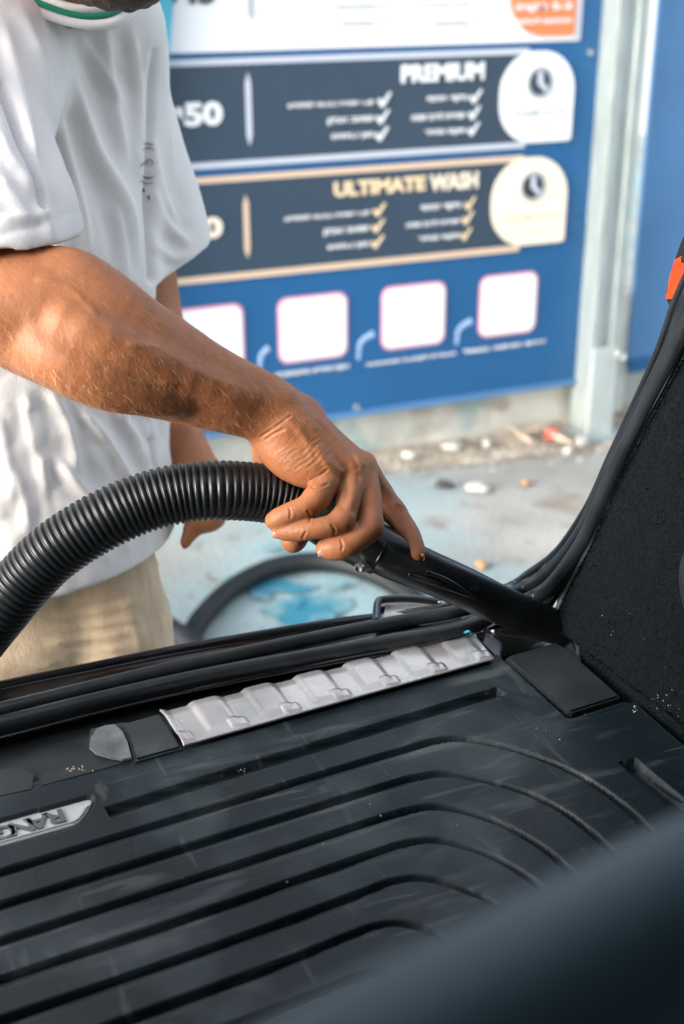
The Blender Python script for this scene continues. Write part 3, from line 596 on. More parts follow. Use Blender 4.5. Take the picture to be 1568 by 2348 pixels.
Q = np.stack([idx[:-1, :-1], idx[1:, :-1], idx[1:, 1:], idx[:-1, 1:]], -1)[kq]
used, inv = np.unique(Q.ravel(), return_inverse=True)
cargo = empty('cargo_mat', tuple(onz(700, 1900, ZM)), 'black rubber boot mat with swept grooves and a silver name plate', 'mat')
me = fast_mesh('moulded_sheet', Vm.reshape(-1, 3)[used], Q=inv.reshape(-1, 4)); link('moulded_sheet', me, M['rubber'], cargo)
# edge thickness of the sheet along its rear and right edge
eg = [onz(x, y, ZM) for x, y in ((-400, 1926), (0, 1815), (570, 1658), (1140, 1500), (1152, 1512), (1296, 1645), (1310, 1648), (1428, 1610), (1457, 1614), (1568, 1712), (1800, 1915))]
mk('sheet_edge', [p+ZZ*.0002 for p in eg]+[p+ZZ*.0002-Y2*.004 for p in eg]+[p-ZZ*.014 for p in eg], [(i, i+1, 11+i+1, 11+i) for i in range(10)]+[(22+i, 22+i+1, i+1, i) for i in range(10)], M['rubber'], cargo, smooth=False)
bp_px = ((-330, 1976), (0, 1884), (200, 1833), (208, 1832), (211, 1838), (200, 1860), (181, 1883), (166, 1891), (0, 1938), (-330, 2030))
bpl = prism('name_plate', [onz(x, y, ZM-.0045) for x, y in bp_px], (0, 0, 1), .004, M['badge'], cargo, bev=.0006)
tube('plate_bead', [onz(x, y, ZM-.0041) for x, y in ((-330, 2022), (0, 1931), (150, 1889), (168, 1884), (182, 1874), (200, 1848))], .0012, M['chrome'], bpl, n=60, seg=6)
# embossed letters read from outside the car, so they run right to left here
lx = {'R': 129, 'A': 92, 'N': 52, 'G': 12, 'E': -30}
def letter(ch, px, py, hpx):
    me = text_mesh(ch, .02); co = np.array([v.co for v in me.vertices]); mn, mx = co.min(0), co.max(0); c = onz(px, py, ZM-.0045)
    sc = .0165/(mx[1]-mn[1]); q = (co-(mn+mx)/2)*np.array([sc*1.15, sc, 0]); zt = (co[:, 2]-mn[2])/(mx[2]-mn[2])*.0016
    V = c-q[:, :1]*X2-q[:, 1:2]*Y2+zt[:, None]*ZZ; me.vertices.foreach_set('co', V.astype(np.float32).ravel()); me.update()
    link('raised_letter', me, M['letter'], bpl, smooth=False)
for i, ch in enumerate('RANGE ROVER'):
    if ch != ' ': letter(ch, 124-37*i, 1877+11*i, 0)
# corner lid beside the mat and the wheel-well moulding behind it
lid = [(1160, 1507), (1168, 1501), (1262, 1474), (1275, 1472), (1300, 1486), (1420, 1592), (1418, 1597), (1312, 1630), (1301, 1629)]
prism('floor_lid', [onz(x, y, ZM+.003) for x, y in lid], (0, 0, 1), .02, M['dplastic'], car, bev=.002)
cv = [[onz(1090, 1455, .80), onz(1150, 1440, .812), onz(1210, 1440, .815), onz(1258, 1455, .80)], [onz(1112, 1478, .80), onz(1160, 1462, .803), onz(1215, 1460, .803), onz(1262, 1472, .80)], [onz(1142, 1508, .797), onz(1180, 1498, .795), onz(1225, 1486, .795), onz(1272, 1476, .80)]]
loft('corner_moulding', cv, 40, M['gloss'], car, sub=8)
loft('corner_moulding', [[p+Y2*.05-ZZ*.03 for p in cv[0]], cv[0]], 40, M['dplastic'], car, sub=4)
# crumbs on the mat and ledge
V = []; F = []
for (px, py, sx, sy, cnt, z) in ((185, 1763, 40, 8, 16, .802), (540, 1765, 25, 5, 12, ZM-.0045), (890, 1890, 2, 2, 1, ZM), (1500, 1600, 60, 60, 0, ZM), (1280, 1690, 90, 60, 4, ZM), (700, 1850, 400, 200, 9, ZM+.0), (1455, 1625, 10, 10, 8, ZM)):
    for _ in range(cnt):
        q = onz(px+random.gauss(0, sx*.5), py+random.gauss(0, sy*.5), z+.0003); s = random.uniform(.0003, .0011); k = len(V)
        for d in ((1, 0, 0), (-.5, .8, 0), (-.5, -.8, 0), (0, 0, 1)): V.append(q+s*np.array(d))
        F += [(k, k+1, k+3), (k+1, k+2, k+3), (k+2, k, k+3)]
for _ in range(34):     # specks caught in the carpet
    q = onx(random.uniform(1380, 1568), random.uniform(1300, 1800), XR); s = random.uniform(.0003, .0009); k = len(V)
    if random.random() < .5: q = onx(1520+random.gauss(0, 22), 1640+random.gauss(0, 45), XR)
    if proj(q-X2*.001)[1] > 1470+(proj(q)[0]-1307)*.88: continue
    q = q-X2*.002
    for d in (Y2, -.5*Y2+.8*ZZ, -.5*Y2-.8*ZZ, -X2): V.append(q+s*np.array(d))
    F += [(k, k+1, k+3), (k+1, k+2, k+3), (k+2, k, k+3)]
o = mk('crumbs', V, F, M['crumb'], smooth=False); tag(o, 'pale crumbs and lint scattered over the boot mat and carpet', 'crumbs', kind='stuff')
o = tube('thread', [onz(1066, 1450, .812), onz(1074, 1447, .818), onz(1082, 1453, .812), onz(1090, 1456, .81)], .0012, M['tealthread'], n=14, seg=6); tag(o, 'bit of teal thread at the corner of the pale scuff plate', 'thread')
# foreground: top of the seat back, close to the lens
seat = [W(2150, 1910, .36), W(1800, 2020, .305), W(1450, 2220, .265), W(1100, 2430, .235), W(750, 2645, .215), W(400, 2870, .204)]
ctr = crom(seat, 40); dn = -ZZ
rows_ = []
Td = np.gradient(ctr, axis=0); Td /= np.linalg.norm(Td, axis=1)[:, None]
for k, p in enumerate(ctr):
    t = Td[k]; up_ = ZZ-t*(t@ZZ); up_ /= np.linalg.norm(up_); sdv = np.cross(t, up_)
    row = []
    for a_ in np.linspace(-100, 100, 22): row.append(p+.0235*(math.cos(rad(a_))*up_+math.sin(rad(a_))*sdv))
    row = [row[0]-ZZ*.35]+row+[row[-1]-ZZ*.35]
    rows_.append(row)
nn = len(rows_[0]); mk('seat_back', np.vstack(rows_), grid_faces(40, nn), M['leather'], car)

# ================================================================== HOSE IN THE HAND
vac = empty('vacuum_hose', tuple(W(700, 1150, 1.11)), 'black ribbed vacuum hose with crevice nozzle held by the person', 'vacuum hose')
hc = [(-700, 2300, 1.75), (-460, 1990, 1.50), (-250, 1720, 1.25), (-80, 1500, 1.13), (0, 1398, 1.10), (72, 1314, 1.09), (138, 1254, 1.085), (231, 1196, 1.085), (320, 1156, 1.09), (409, 1132, 1.095), (502, 1124, 1.10), (600, 1130, 1.115), (665, 1145, 1.125), (722, 1172, 1.13)]
hr = [.0262]*len(hc)
PT = .0056
def ribs(s):
    f = (s/PT) % 1; return 1-.078*(.5-.5*math.cos(2*math.pi*f))**2.2 if True else 1
hpts = [W(*q) for q in hc]; Lh = float(np.sum(np.linalg.norm(np.diff(crom(hpts, 400), axis=0), axis=1)))
tube('ribbed_hose', hpts, .0262, M['hose'], vac, n=int(Lh/PT*8), seg=44, prof=ribs)
tube('hose_cuff', [W(*q) for q in ((700, 1160, 1.130), (735, 1178, 1.130), (785, 1212, 1.130), (838, 1244, 1.13), (880, 1268, 1.128))], [.0255, .0262, .0255, .024, .0225], M['nozzle'], vac, n=40, seg=36)
nz = [W(*q) for q in ((850, 1250, 1.128), (905, 1278, 1.125), (980, 1310, 1.13), (1060, 1345, 1.15), (1150, 1388, 1.18), (1240, 1426, 1.21), (1296, 1450, 1.226))]
noz = tube('crevice_nozzle', nz, [.0225, .0215, .0195, .0190, .0185, .0180, .0180], M['nozzle'], vac, n=80, seg=40, flat=(1.0, .80), up=(0, 0, 1))
# pressed facet on the nozzle and its raised spine
fa = [W(*q) for q in ((990, 1302, 1.112), (1072, 1351, 1.1335), (1050, 1350, 1.130), (1004, 1322, 1.112))]
tube('nozzle_ridge', [W(980, 1310, 1.110), W(1030, 1334, 1.120), W(1090, 1372, 1.140)], [.0016, .0026, .0010], M['nozzle'], noz, n=20, seg=8)
tube('nozzle_ridge', [W(938, 1318, 1.108), W(1010, 1340, 1.118), W(1090, 1372, 1.140)], [.0020, .0030, .0010], M['nozzle'], noz, n=20, seg=8)
q = W(828, 1302, 1.105); ax = Rv*-.45+Uv*-.1-Fv*.9; ax /= np.linalg.norm(ax)
bt = tube('hex_bolt', [q-ax*.012, q-ax*.0005, q+ax*.0045, q+ax*.0055], [.0052, .0052, .0050, .0036], M['chrome'], vac, n=10, seg=6)

# ================================================================== THE PERSON
class Field:
    def __init__(s, lo, hi, vox, far=.05):
        s.lo = np.array(lo, float); s.v = vox; s.n = np.ceil((np.array(hi)-s.lo)/vox).astype(int)+1
        s.D = np.full(s.n, far, np.float32)
    def win(s, lo, hi, pad):
        a = np.clip(np.floor((np.array(lo)-pad-s.lo)/s.v).astype(int), 0, s.n); b = np.clip(np.ceil((np.array(hi)+pad-s.lo)/s.v).astype(int)+1, 0, s.n)
        if (b <= a).any(): return None
        g = [s.lo[k]+s.v*np.arange(a[k], b[k], dtype=np.float32) for k in range(3)]
        return tuple(slice(a[k], b[k]) for k in range(3)), g[0][:, None, None], g[1][None, :, None], g[2][None, None, :]
    def put(s, sl, d, k, sub=False):
        o = s.D[sl]
        if sub:
            d = -d; h = np.clip(.5-.5*(o-d)/k, 0, 1); s.D[sl] = o*(1-h)+d*h+k*h*(1-h)
        else:
            h = np.clip(.5+.5*(o-d)/k, 0, 1); s.D[sl] = o*(1-h)+d*h-k*h*(1-h)
    def cap(s, a, b, ra, rb, k=.008, sub=False):
        a = np.array(a, float); b = np.array(b, float); r = max(ra, rb)
        wn = s.win(np.minimum(a, b)-r, np.maximum(a, b)+r, k+.012 if not sub else k+.004)
        if wn is None: return
        sl, X, Y, Z = wn; d = b-a; L = d@d+1e-12
        t = ((X-a[0])*d[0]+(Y-a[1])*d[1]+(Z-a[2])*d[2])/L; t = np.clip(t, 0, 1)
        q = np.sqrt((X-a[0]-t*d[0])**2+(Y-a[1]-t*d[1])**2+(Z-a[2]-t*d[2])**2)-(ra+(rb-ra)*t)
        s.put(sl, q, k, sub)
    def ell(s, c, ax, rad_, k=.01, sub=False):
        """ellipsoid; ax = 3 unit axes (rows), rad_ = radii"""
        c = np.array(c, float); ax = np.array(ax, float); rad_ = np.array(rad_, float); r = rad_.max()
        wn = s.win(c-r, c+r, k+.012 if not sub else k+.004)
        if wn is None: return
        sl, X, Y, Z = wn; X = X-c[0]; Y = Y-c[1]; Z = Z-c[2]; u = [(X*a_[0]+Y*a_[1]+Z*a_[2]) for a_ in ax]
        k0 = np.sqrt(sum((u[i]/rad_[i])**2 for i in range(3))); k1 = np.sqrt(sum((u[i]/rad_[i]**2)**2 for i in range(3)))
        s.put(sl, k0*(k0-1)/(k1+1e-9), k, sub)
    def chain(s, pts, rs, k=.008, sub=False, n=None):
        if n:
            A = crom(np.c_[np.array(pts), rs], n); pts = A[:, :3]; rs = A[:, 3]
        for i in range(len(pts)-1): s.cap(pts[i], pts[i+1], rs[i], rs[i+1], k, sub)
    def mesh(s):
        g = openvdb.FloatGrid(.05); g.copyFromArray(s.D); g.transform = openvdb.createLinearTransform(s.v)
        P, T, Q = g.convertToPolygons(isovalue=0., adaptivity=0.); P = P+s.lo
        # quads and triangles come wound inwards
        return P, T[:, ::-1] if len(T) else np.zeros((0, 3), int), Q[:, ::-1]
def relax(P, Q, T, it=2, lam=.5):
    n = len(P); E = np.vstack([Q[:, [0, 1]], Q[:, [1, 2]], Q[:, [2, 3]], Q[:, [3, 0]]]+([T[:, [0, 1]], T[:, [1, 2]], T[:, [2, 0]]] if len(T) else []))
    for _ in range(it):
        A = np.zeros((n, 3)); c = np.bincount(E.ravel(), minlength=n)[:, None]
        for k in range(3): A[:, k] = np.bincount(E[:, 0], P[E[:, 1], k], n)+np.bincount(E[:, 1], P[E[:, 0], k], n)
        P = P*(1-lam)+lam*A/np.maximum(c, 1)
    return P
def normals(P, Q, T):
    n = np.cross(P[Q[:, 2]]-P[Q[:, 0]], P[Q[:, 3]]-P[Q[:, 1]]); N = np.zeros_like(P)
    for i in range(4):
        for k in range(3): N[:, k] += np.bincount(Q[:, i], n[:, k], len(P))
    return N/(np.linalg.norm(N, axis=1)[:, None]+1e-12)
# --- landmarks (all at real depths)
def Z4(x, y, d): return W((550+x/2.6133)*.91696, (900+y/2.6133)*.91696, 1.105+d)      # enlarged view of the hand
Fh = np.array([math.sin(PS), math.cos(PS), 0]); FA = rad(40)
facing = -Fh*math.cos(FA)+R0*math.sin(FA); left = R0*math.cos(FA)+Fh*math.sin(FA)
SHr = W(-150, 150, 1.19); ELr = W(-5, 712, 1.035); SHl = W(225, 110, 1.42)
person = empty('person', tuple(onz(120, 1700, 0)), 'person in a white t-shirt and beige shorts leaning in to vacuum the car boot', 'person')
# --- right arm and hand, fine field
arm = [(-150, 160, 1.19, .046), (-75, 430, 1.11, .053), (-35, 590, 1.06, .050), (8, 690, 1.042, .047)]
fore = [(10, 690, 1.040, .0430), (70, 715, 1.040, .0460), (140, 738, 1.045, .0490), (210, 768, 1.05, .0485), (290, 808, 1.057, .0445), (360, 838, 1.065, .0390), (430, 868, 1.073, .0335), (500, 897, 1.08, .0295), (560, 918, 1.09, .0262), (612, 934, 1.098, .0248)]
lo = np.array([9, 9, 9.]); hi = -lo
for q in [W(-40, 480, 1.05), W(-30, 900, 1.05), W(900, 1330, 1.1), W(1010, 1330, 1.16), W(200, 560, 1.02), W(650, 850, 1.15), W(-60, 600, 1.10), W(60, 600, .98), W(500, 1000, 1.03), W(700, 1250, 1.05)]: lo = np.minimum(lo, q); hi = np.maximum(hi, q)
t0 = time.time()
Fd = Field(lo-.012, hi+.012, .00105)
P3 = lambda l: [W(*q[:3]) for q in l]
Fd.chain(P3(arm[1:]), [q[3] for q in arm[1:]], .02)
Fd.chain(P3(fore), [q[3] for q in fore], .012, n=22)
fax = W(430, 868, 1.073)-W(70, 722, 1.04); fax /= np.linalg.norm(fax); fn = np.cross(fax, Fv); fn /= np.linalg.norm(fn); fb = np.cross(fn, fax)
# muscle bellies: brachioradialis on top, flexors below, elbow bone
Fd.chain([W(70, 640, 1.045), W(160, 655, 1.035), W(260, 712, 1.035), W(380, 790, 1.045)], [.018, .026, .022, .012], .012, n=10)
Fd.chain([W(60, 775, 1.02), W(160, 820, 1.015), W(270, 872, 1.025), W(400, 912, 1.045)], [.018, .026, .022, .012], .012, n=10)
Fd.chain([W(150, 735, .995), W(270, 790, 1.005), W(420, 862, 1.035), W(560, 915, 1.066)], [.009, .011, .009, .006], .014, n=10)
Fd.ell(W(-12, 735, 1.008), (fax, fn, fb), (.022, .018, .018), .014)
# wrist, ulnar head
Fd.cap(Z4(300, 330, -.01), Z4(430, 420, -.008), .023, .024, .012); Fd.cap(Z4(330, 300, .008), Z4(520, 390, .015), .024, .022, .012)
Fd.ell(Z4(400, 290, -.02), (Rv, Uv, Fv), (.013, .011, .008), .012)
# palm block: metacarpals fanned from the wrist to the knuckles
mc = dict(l=(Z4(735, 745, -.012), .0100), r=(Z4(855, 715, -.004), .0105), m=(Z4(925, 700, .014), .0112), i=(Z4(955, 755, .036), .0112))
wr = dict(l=Z4(450, 470, -.016), r=Z4(500, 420, -.008), m=Z4(520, 400, .006), i=Z4(520, 420, .022))
for k in 'lrmi': Fd.cap(wr[k], mc[k][0], .0165, mc[k][1]+.0005, .012)
Fd.cap(Z4(560, 520, .0), Z4(800, 700, .008), .020, .014, .012)
Fd.chain([Z4(370, 500, .0), Z4(440, 590, -.006), Z4(560, 680, -.012), Z4(680, 735, -.014)], [.020, .0185, .0155, .012], .012, n=8)   # outer heel of the hand
Fd.chain([Z4(380, 480, .03), Z4(360, 590, .040), Z4(400, 680, .045), Z4(520, 760, .05)], [.018, .0165, .016, .014], .012, n=8)       # thumb side heel
# fingers
def finger(key, pts, rs, k=.0035, n=None):
    Fd.chain(pts, rs, k, n=n or 16)
    for j in (1, 2):
        if j < len(pts)-1:
            pass
lit = [mc['l'][0], Z4(700, 800, -.020), Z4(628, 905, -.031), Z4(555, 965, -.036), Z4(470, 1000, -.036), Z4(400, 1030, -.034), Z4(352, 1048, -.030)]
finger('l', lit, [.0105, .0104, .0098, .0090, .0088, .0085, .0078])
rin = [mc['r'][0], Z4(862, 810, -.010), Z4(835, 930, -.022), Z4(790, 1055, -.033), Z4(690, 1090, -.040), Z4(570, 1112, -.039), Z4(470, 1120, -.034), Z4(392, 1120, -.030)]
finger('r', rin, [.0110, .0104, .0096, .0090, .0082, .0076, .0073, .0064], n=20)
mid = [mc['m'][0], Z4(955, 820, .004), Z4(975, 960, -.008), Z4(975, 1090, -.018), Z4(900, 1165, -.028), Z4(820, 1220, -.034), Z4(745, 1232, -.034), Z4(690, 1232, -.032)]
finger('m', mid, [.0115, .0110, .0102, .0102, .0096, .0094, .0090, .0084], n=20)
ind = [mc['i'][0], Z4(1040, 860, .040), Z4(1118, 975, .038), Z4(1190, 1070, .030), Z4(1240, 1150, .022), Z4(1270, 1220, .014), Z4(1286, 1265, .009)]
finger('i', ind, [.0118, .0110, .0100, .0095, .0088, .0082, .0076])
thb = [Z4(450, 700, .052), Z4(520, 820, .062), Z4(555, 960, .060), Z4(525, 1080, .038), Z4(490, 1160, .014), Z4(478, 1188, .004)]
finger('t', thb, [.0150, .0135, .0120, .0115, .0108, .0098], n=18)
# knuckles and joints
for c, r in ((mc['l'][0], .0108), (mc['r'][0], .0112), (mc['m'][0], .0120), (mc['i'][0], .0118)): Fd.ell(c+Uv*.001+Rv*.001, (Rv, Uv, Fv), (r, r, r), .006)
for c, r in ((Z4(792, 1058, -.033), .0104), (Z4(982, 1092, -.018), .0108), (Z4(632, 902, -.031), .0102), (Z4(1132, 990, .037), .0104)): Fd.ell(c, (Rv, Uv, Fv), (r, r, r), .006)
# tendons on the back of the hand, veins
for a_, b_2, r in ((Z4(560, 330, .002), Z4(880, 640, .004), .0035), (Z4(600, 400, -.010), Z4(830, 660, -.010), .0032), (Z4(560, 420, -.02), Z4(710, 680, -.021), .0028)): Fd.cap(a_, b_2, r, r, .006)
# valleys between the knuckles and between metacarpals
# creases: wrist, heel of the hand, finger joints
def crease(pts, r=.0011, k=.0028, lift=-.0003):
    global _cr; _cr.append((pts, r, k))
_cr = []
for pts in ([(270, 500), (360, 440), (460, 365)], [(300, 520), (355, 480), (420, 452)], [(600, 780), (655, 755), (700, 715)], [(600, 830), (650, 832), (700, 812)],
            
            [(575, 985), (590, 1020), (585, 1055)], [(730, 1080), (748, 1110), (745, 1145)], [(560, 1125), (545, 1150), (540, 1165)], [(455, 975), (462, 1000), (458, 1030)], [(790, 1180), (800, 1210), (795, 1240)], [(1160, 950), (1185, 962), (1205, 985)], [(1155, 965), (1178, 980), (1195, 1000)]):
    crease(pts)
P, T, Q = Fd.mesh(); P = relax(P, Q, T, 3)
N = normals(P, Q, T); 
if (N[np.argmax(P[:, 2])] @ ZZ) < 0: Q = Q[:, ::-1]; T = T[:, ::-1]; N = -N
qx, qy, qd = proj(P); front = (N@Fv) < -.05
z4x = (qx/.91696-550)*2.6133; z4y = (qy/.91696-900)*2.6133
disp = np.zeros(len(P))
for pts, r, k in _cr:
    A = np.array(pts, float); D = np.full(len(P), 1e9)
    c = crom(np.c_[A, np.zeros(len(A))], 10)[:, :2]
    near = front & (z4x > c[:, 0].min()-40) & (z4x < c[:, 0].max()+40) & (z4y > c[:, 1].min()-40) & (z4y < c[:, 1].max()+40); ix = np.where(near)[0]
    for a_, b_2 in zip(c[:-1], c[1:]):
        d = b_2-a_; t = np.clip(((z4x[ix]-a_[0])*d[0]+(z4y[ix]-a_[1])*d[1])/(d@d), 0, 1); D[ix] = np.minimum(D[ix], np.hypot(z4x[ix]-a_[0]-t*d[0], z4y[ix]-a_[1]-t*d[1]))
    disp -= .0009*np.exp(-(D/5.5)**2)*front; disp += .00025*np.exp(-((D-17)/9)**2)*front
# veins on forearm and hand
for pts in ([(300, 790), (370, 800), (450, 850), (520, 880)], [(420, 905), (500, 925), (560, 945)], [(250, 850), (330, 880), (400, 880)], [(90, 640), (160, 660), (220, 720)], [(690, 985), (725, 1020), (745, 1060)], [(660, 960), (700, 1010), (712, 1045)]):
    c = crom(np.c_[np.array(pts, float), np.zeros(len(pts))], 16)[:, :2]; D = np.full(len(P), 1e9)
    for a_, b_2 in zip(c[:-1], c[1:]):
        d = b_2-a_; t = np.clip(((qx-a_[0])*d[0]+(qy-a_[1])*d[1])/(d@d), 0, 1); D = np.minimum(D, np.hypot(qx-a_[0]-t*d[0], qy-a_[1]-t*d[1]))
    disp += .0007*np.exp(-(D/8)**2)*front
hw = np.exp(-(((z4x-560)/190)**2+((z4y-610)/130)**2))*front; hv = np.clip((z4x-60)/200, 0, 1)
for i in range(len(P)):
    p = Vector(P[i]); disp[i] += .00055*noise.noise(p*42)+.00022*noise.noise(p*110)
    if hw[i] > .08:
        a_ = z4x[i]*.80-z4y[i]*.60; b_2 = z4x[i]*.60+z4y[i]*.80; disp[i] += hw[i]*(.00075*(.32-abs(noise.noise(Vector((a_/120, b_2/34, 3.))))*1.6)+.00035*noise.noise(Vector((a_/60, b_2/16, 9.))))
# knuckle folds and tendon lines over the back of the hand
for pts, am, wd in (([(700, 640), (745, 690), (790, 720)], .0006, 14), ([(560, 400), (720, 560), (860, 690)], .0010, 26), ([(520, 470), (640, 610), (730, 720)], .0008, 24), ([(640, 380), (800, 540), (935, 680)], .0009, 22), ([(640, 470), (740, 590), (800, 700)], -.0009, 20), ([(730, 450), (840, 580), (905, 700)], -.0008, 16),
                    ([(800, 770), (830, 850), (800, 950)], -.0012, 26), ([(905, 760), (915, 880), (880, 990)], -.0010, 18)):
    c = crom(np.c_[np.array(pts, float), np.zeros(len(pts))], 12)[:, :2]; D = np.full(len(P), 1e9); ix = np.where(front & (z4x > 400) & (z4x < 1100) & (z4y > 300) & (z4y < 1100))[0]
    for a_, b_2 in zip(c[:-1], c[1:]):
        d = b_2-a_; t = np.clip(((z4x[ix]-a_[0])*d[0]+(z4y[ix]-a_[1])*d[1])/(d@d), 0, 1); D[ix] = np.minimum(D[ix], np.hypot(z4x[ix]-a_[0]-t*d[0], z4y[ix]-a_[1]-t*d[1]))
    disp += am*np.exp(-(D/wd)**2)*front
P = P+N*disp[:, None]
print('arm field', Fd.n, time.time()-t0, len(P))
armP, armT, armQ, armN = P, T, Q, N
# --- rest of the body, coarser field
NK = W(118, -78, 1.25); chestc = W(0, 330, 1.36); hipc = W(110, 1270, 1.50)
def TB(px, py, d): return W(px, py, d)
lo = np.array([9, 9, 0.]); hi = -lo
for q in (SHr, SHl, hipc, NK, W(300, -420, 1.15), W(-400, 700, 1.2), W(600, 1300, 1.6)): lo = np.minimum(lo, q-.2); hi = np.maximum(hi, q+.2)
lo[2] = .0; 
Bd = Field(lo, hi, .0055)
Bd.chain(P3(arm), [q[3]-.004 for q in arm], .015); Bd.chain(P3(fore[:4]), [q[3]-.006 for q in fore[:4]], .02)
spine = [(150, 60, 1.34), (45, 260, 1.40), (25, 560, 1.44), (45, 950, 1.485), (66, 1300, 1.515)]
SP = P3(spine)
for q, a_, b_2 in zip(SP, (.06, .12, .140, .128, .112), (.05, .075, .095, .088, .075)): Bd.ell(q, (left, facing, ZZ), (a_, b_2, .13), .05)
Bd.cap(SHr, SHl, .034, .036, .02); Bd.cap(SP[0], NK, .055, .052, .02)
# left arm, hanging on the far side, and its hand
la = [(230, 120, 1.43, .050), (295, 420, 1.50, .044), (322, 640, 1.55, .0395), (350, 800, 1.55, .038), (385, 960, 1.54, .034), (428, 1060, 1.53, .027)]
Bd.chain(P3(la), [q[3] for q in la], .02, n=14)
Bd.chain([W(440, 1060, 1.53), W(462, 1120, 1.52), W(472, 1170, 1.51)], [.027, .033, .028], .015)
lf = [[(455, 1165, 1.51), (440, 1215, 1.50), (424, 1246, 1.495)], [(468, 1170, 1.525), (450, 1205, 1.53), (432, 1225, 1.54)], [(478, 1165, 1.54), (462, 1195, 1.55), (448, 1210, 1.56)], [(486, 1155, 1.55), (474, 1180, 1.57), (462, 1190, 1.58)], [(470, 1110, 1.50), (482, 1150, 1.475), (478, 1182, 1.465)]]
for f in lf: Bd.chain(P3(f), [.012, .010, .0085], .006)
# head bowed over the work
hf = facing*.80-ZZ*.60; hf /= np.linalg.norm(hf); hu = np.cross(np.cross(hf, ZZ), hf)*1.; hu /= np.linalg.norm(hu); hl = np.cross(hu, hf); HD = W(300, -32, 1.15)-hf*.085+hu*.100
Bd.ell(HD, (hl, hf, hu), (.076, .095, .095), .02); Bd.ell(HD+hf*.045-hu*.070, (hl, hf, hu), (.055, .050, .055), .02)
Bd.cap(HD+hf*.090+hu*.01, HD+hf*.112-hu*.028, .010, .014, .012); Bd.ell(HD+hf*.085-hu*.095, (hl, hf, hu), (.03, .022, .02), .015)
Bd.cap(HD+hf*.080+hu*.028-hl*.045, HD+hf*.080+hu*.028+hl*.045, .014, .014, .012)
for s_ in (-1, 1):
    Bd.ell(HD+hl*s_*.078-hf*.01-hu*.01, (hl, hf, hu), (.008, .020, .030), .008); Bd.ell(HD+hf*.092+hl*s_*.032+hu*.008, (hl, hf, hu), (.016, .012, .010), .006, sub=True)
Bd.cap(NK, HD-hu*.04-hf*.01, .058, .060, .02)
# legs down to the ground
hipz = 0.80; H0 = SP[-1]
legs = []
for s_, kx, kd in ((1, 212, 1.525), (-1, -115, 1.48)):
    h = W(kx, 1330, kd); kn = np.array([h[0], h[1], .47])+facing*.03; an = np.array([h[0], h[1], .085])-facing*.02; legs.append((h, kn, an))
    Bd.chain([h-ZZ*.02, kn], [.060, .052], .02); Bd.chain([kn, (kn+an)/2-facing*.012, an], [.054, .050, .036], .03)
    Bd.chain([an, an+facing*.10-ZZ*.045, an+facing*.17-ZZ*.055], [.036, .034, .026], .02)
bP, bT, bQ = Bd.mesh(); bP = relax(bP, bQ, bT, 3)
bN = normals(bP, bQ, bT)
if (bN[np.argmax(bP[:, 2])] @ ZZ) < 0: bQ = bQ[:, ::-1]; bT = bT[:, ::-1]
off = len(bP); V = np.vstack([bP, armP]); QQ = np.vstack([bQ, armQ+off]); TT = np.vstack([bT, armT+off]) if len(bT)+len(armT) else None
body = link('body', fast_mesh('body', V, Q=QQ, T=TT), M['skin'], person)
print('body', Bd.n, time.time()-t0, len(bP))
# nails
def nail(c, along, out, L=.0105, wd=.0088):
    along = along/np.linalg.norm(along); out = out-along*(out@along); out /= np.linalg.norm(out); sd = np.cross(along, out); V = []
    for i in range(9):
        u = -1+2*i/8
        for j in range(9):
            v = -1+2*j/8; x = u*L/2; yv = v*wd/2*(1-.35*max(0, abs(u)-.5)**1.0*(1.4 if u > 0 else .8)); V.append(c+along*x+sd*yv+out*(-.0022*v*v-.0008*max(0, u)**2*0))
    o = mk('fingernail', V, grid_faces(9, 9), M['nail'], body); s = o.modifiers.new('s', 'SOLIDIFY'); s.thickness = .0007; return o
nail(Z4(1305, 1268, .008)+Rv*.0030-Fv*.0, Z4(1286, 1290, .005)-Z4(1262, 1190, .018), Rv*.9+Uv*.25+Fv*.2)
for key_, tip, prev, r in (('r', Z4(392, 1120, -.030), Z4(470, 1120, -.034), .0064), ('m', Z4(690, 1232, -.032), Z4(745, 1232, -.034), .0084)):
    al = tip-prev; al /= np.linalg.norm(al); ou = -Fv*.72-Uv*.62-Rv*.15; ou -= al*(ou@al); ou /= np.linalg.norm(ou); nail(tip+ou*(r-.0002)+al*.0005, al, ou, .0085, .0078)
# arm hair
sel = np.where((qx < 760) & (qx > -40) & (N@Fv < .35))[0]; qx2, qy2 = qx, qy
n = 5600; pick = RNG.choice(sel, n); hp = armP[pick]; hn = armN[pick]; ok = (qy[pick] < 1090) & ~((z4x[pick] > 230) & (z4x[pick] < 760) & (z4y[pick] > 470+(z4x[pick]-230)*.1)) & ~((z4x[pick] > 250) & (z4y[pick]-450 > (z4x[pick]-270)*.0)); hp = hp[ok]; hn = hn[ok]; n = len(hp)
comb = Rv*.25-Uv*.85; cx_ = RNG.normal(0, .26, (n, 3)); g = comb+cx_; g -= hn*(g*hn).sum(1)[:, None]; g /= np.linalg.norm(g, axis=1)[:, None]
ln = np.clip(.004+RNG.exponential(.0045, n), .004, .020)[:, None]; wd = RNG.uniform(.00005, .00010, n)[:, None]; sdv = np.cross(g, hn)
k1 = hp+hn*ln*.28+g*ln*.40; k2 = hp+hn*ln*.38+g*ln*.92
V = np.empty((n*5, 3)); V[0::5] = hp-sdv*wd; V[1::5] = hp+sdv*wd; V[2::5] = k1-sdv*wd*.8; V[3::5] = k1+sdv*wd*.8; V[4::5] = k2
b5 = np.arange(n)*5; o = link('arm_hair', fast_mesh('arm_hair', V, Q=np.stack([b5, b5+1, b5+3, b5+2], 1), T=np.stack([b5+2, b5+3, b5+4], 1)), M['hair'], person, smooth=False)
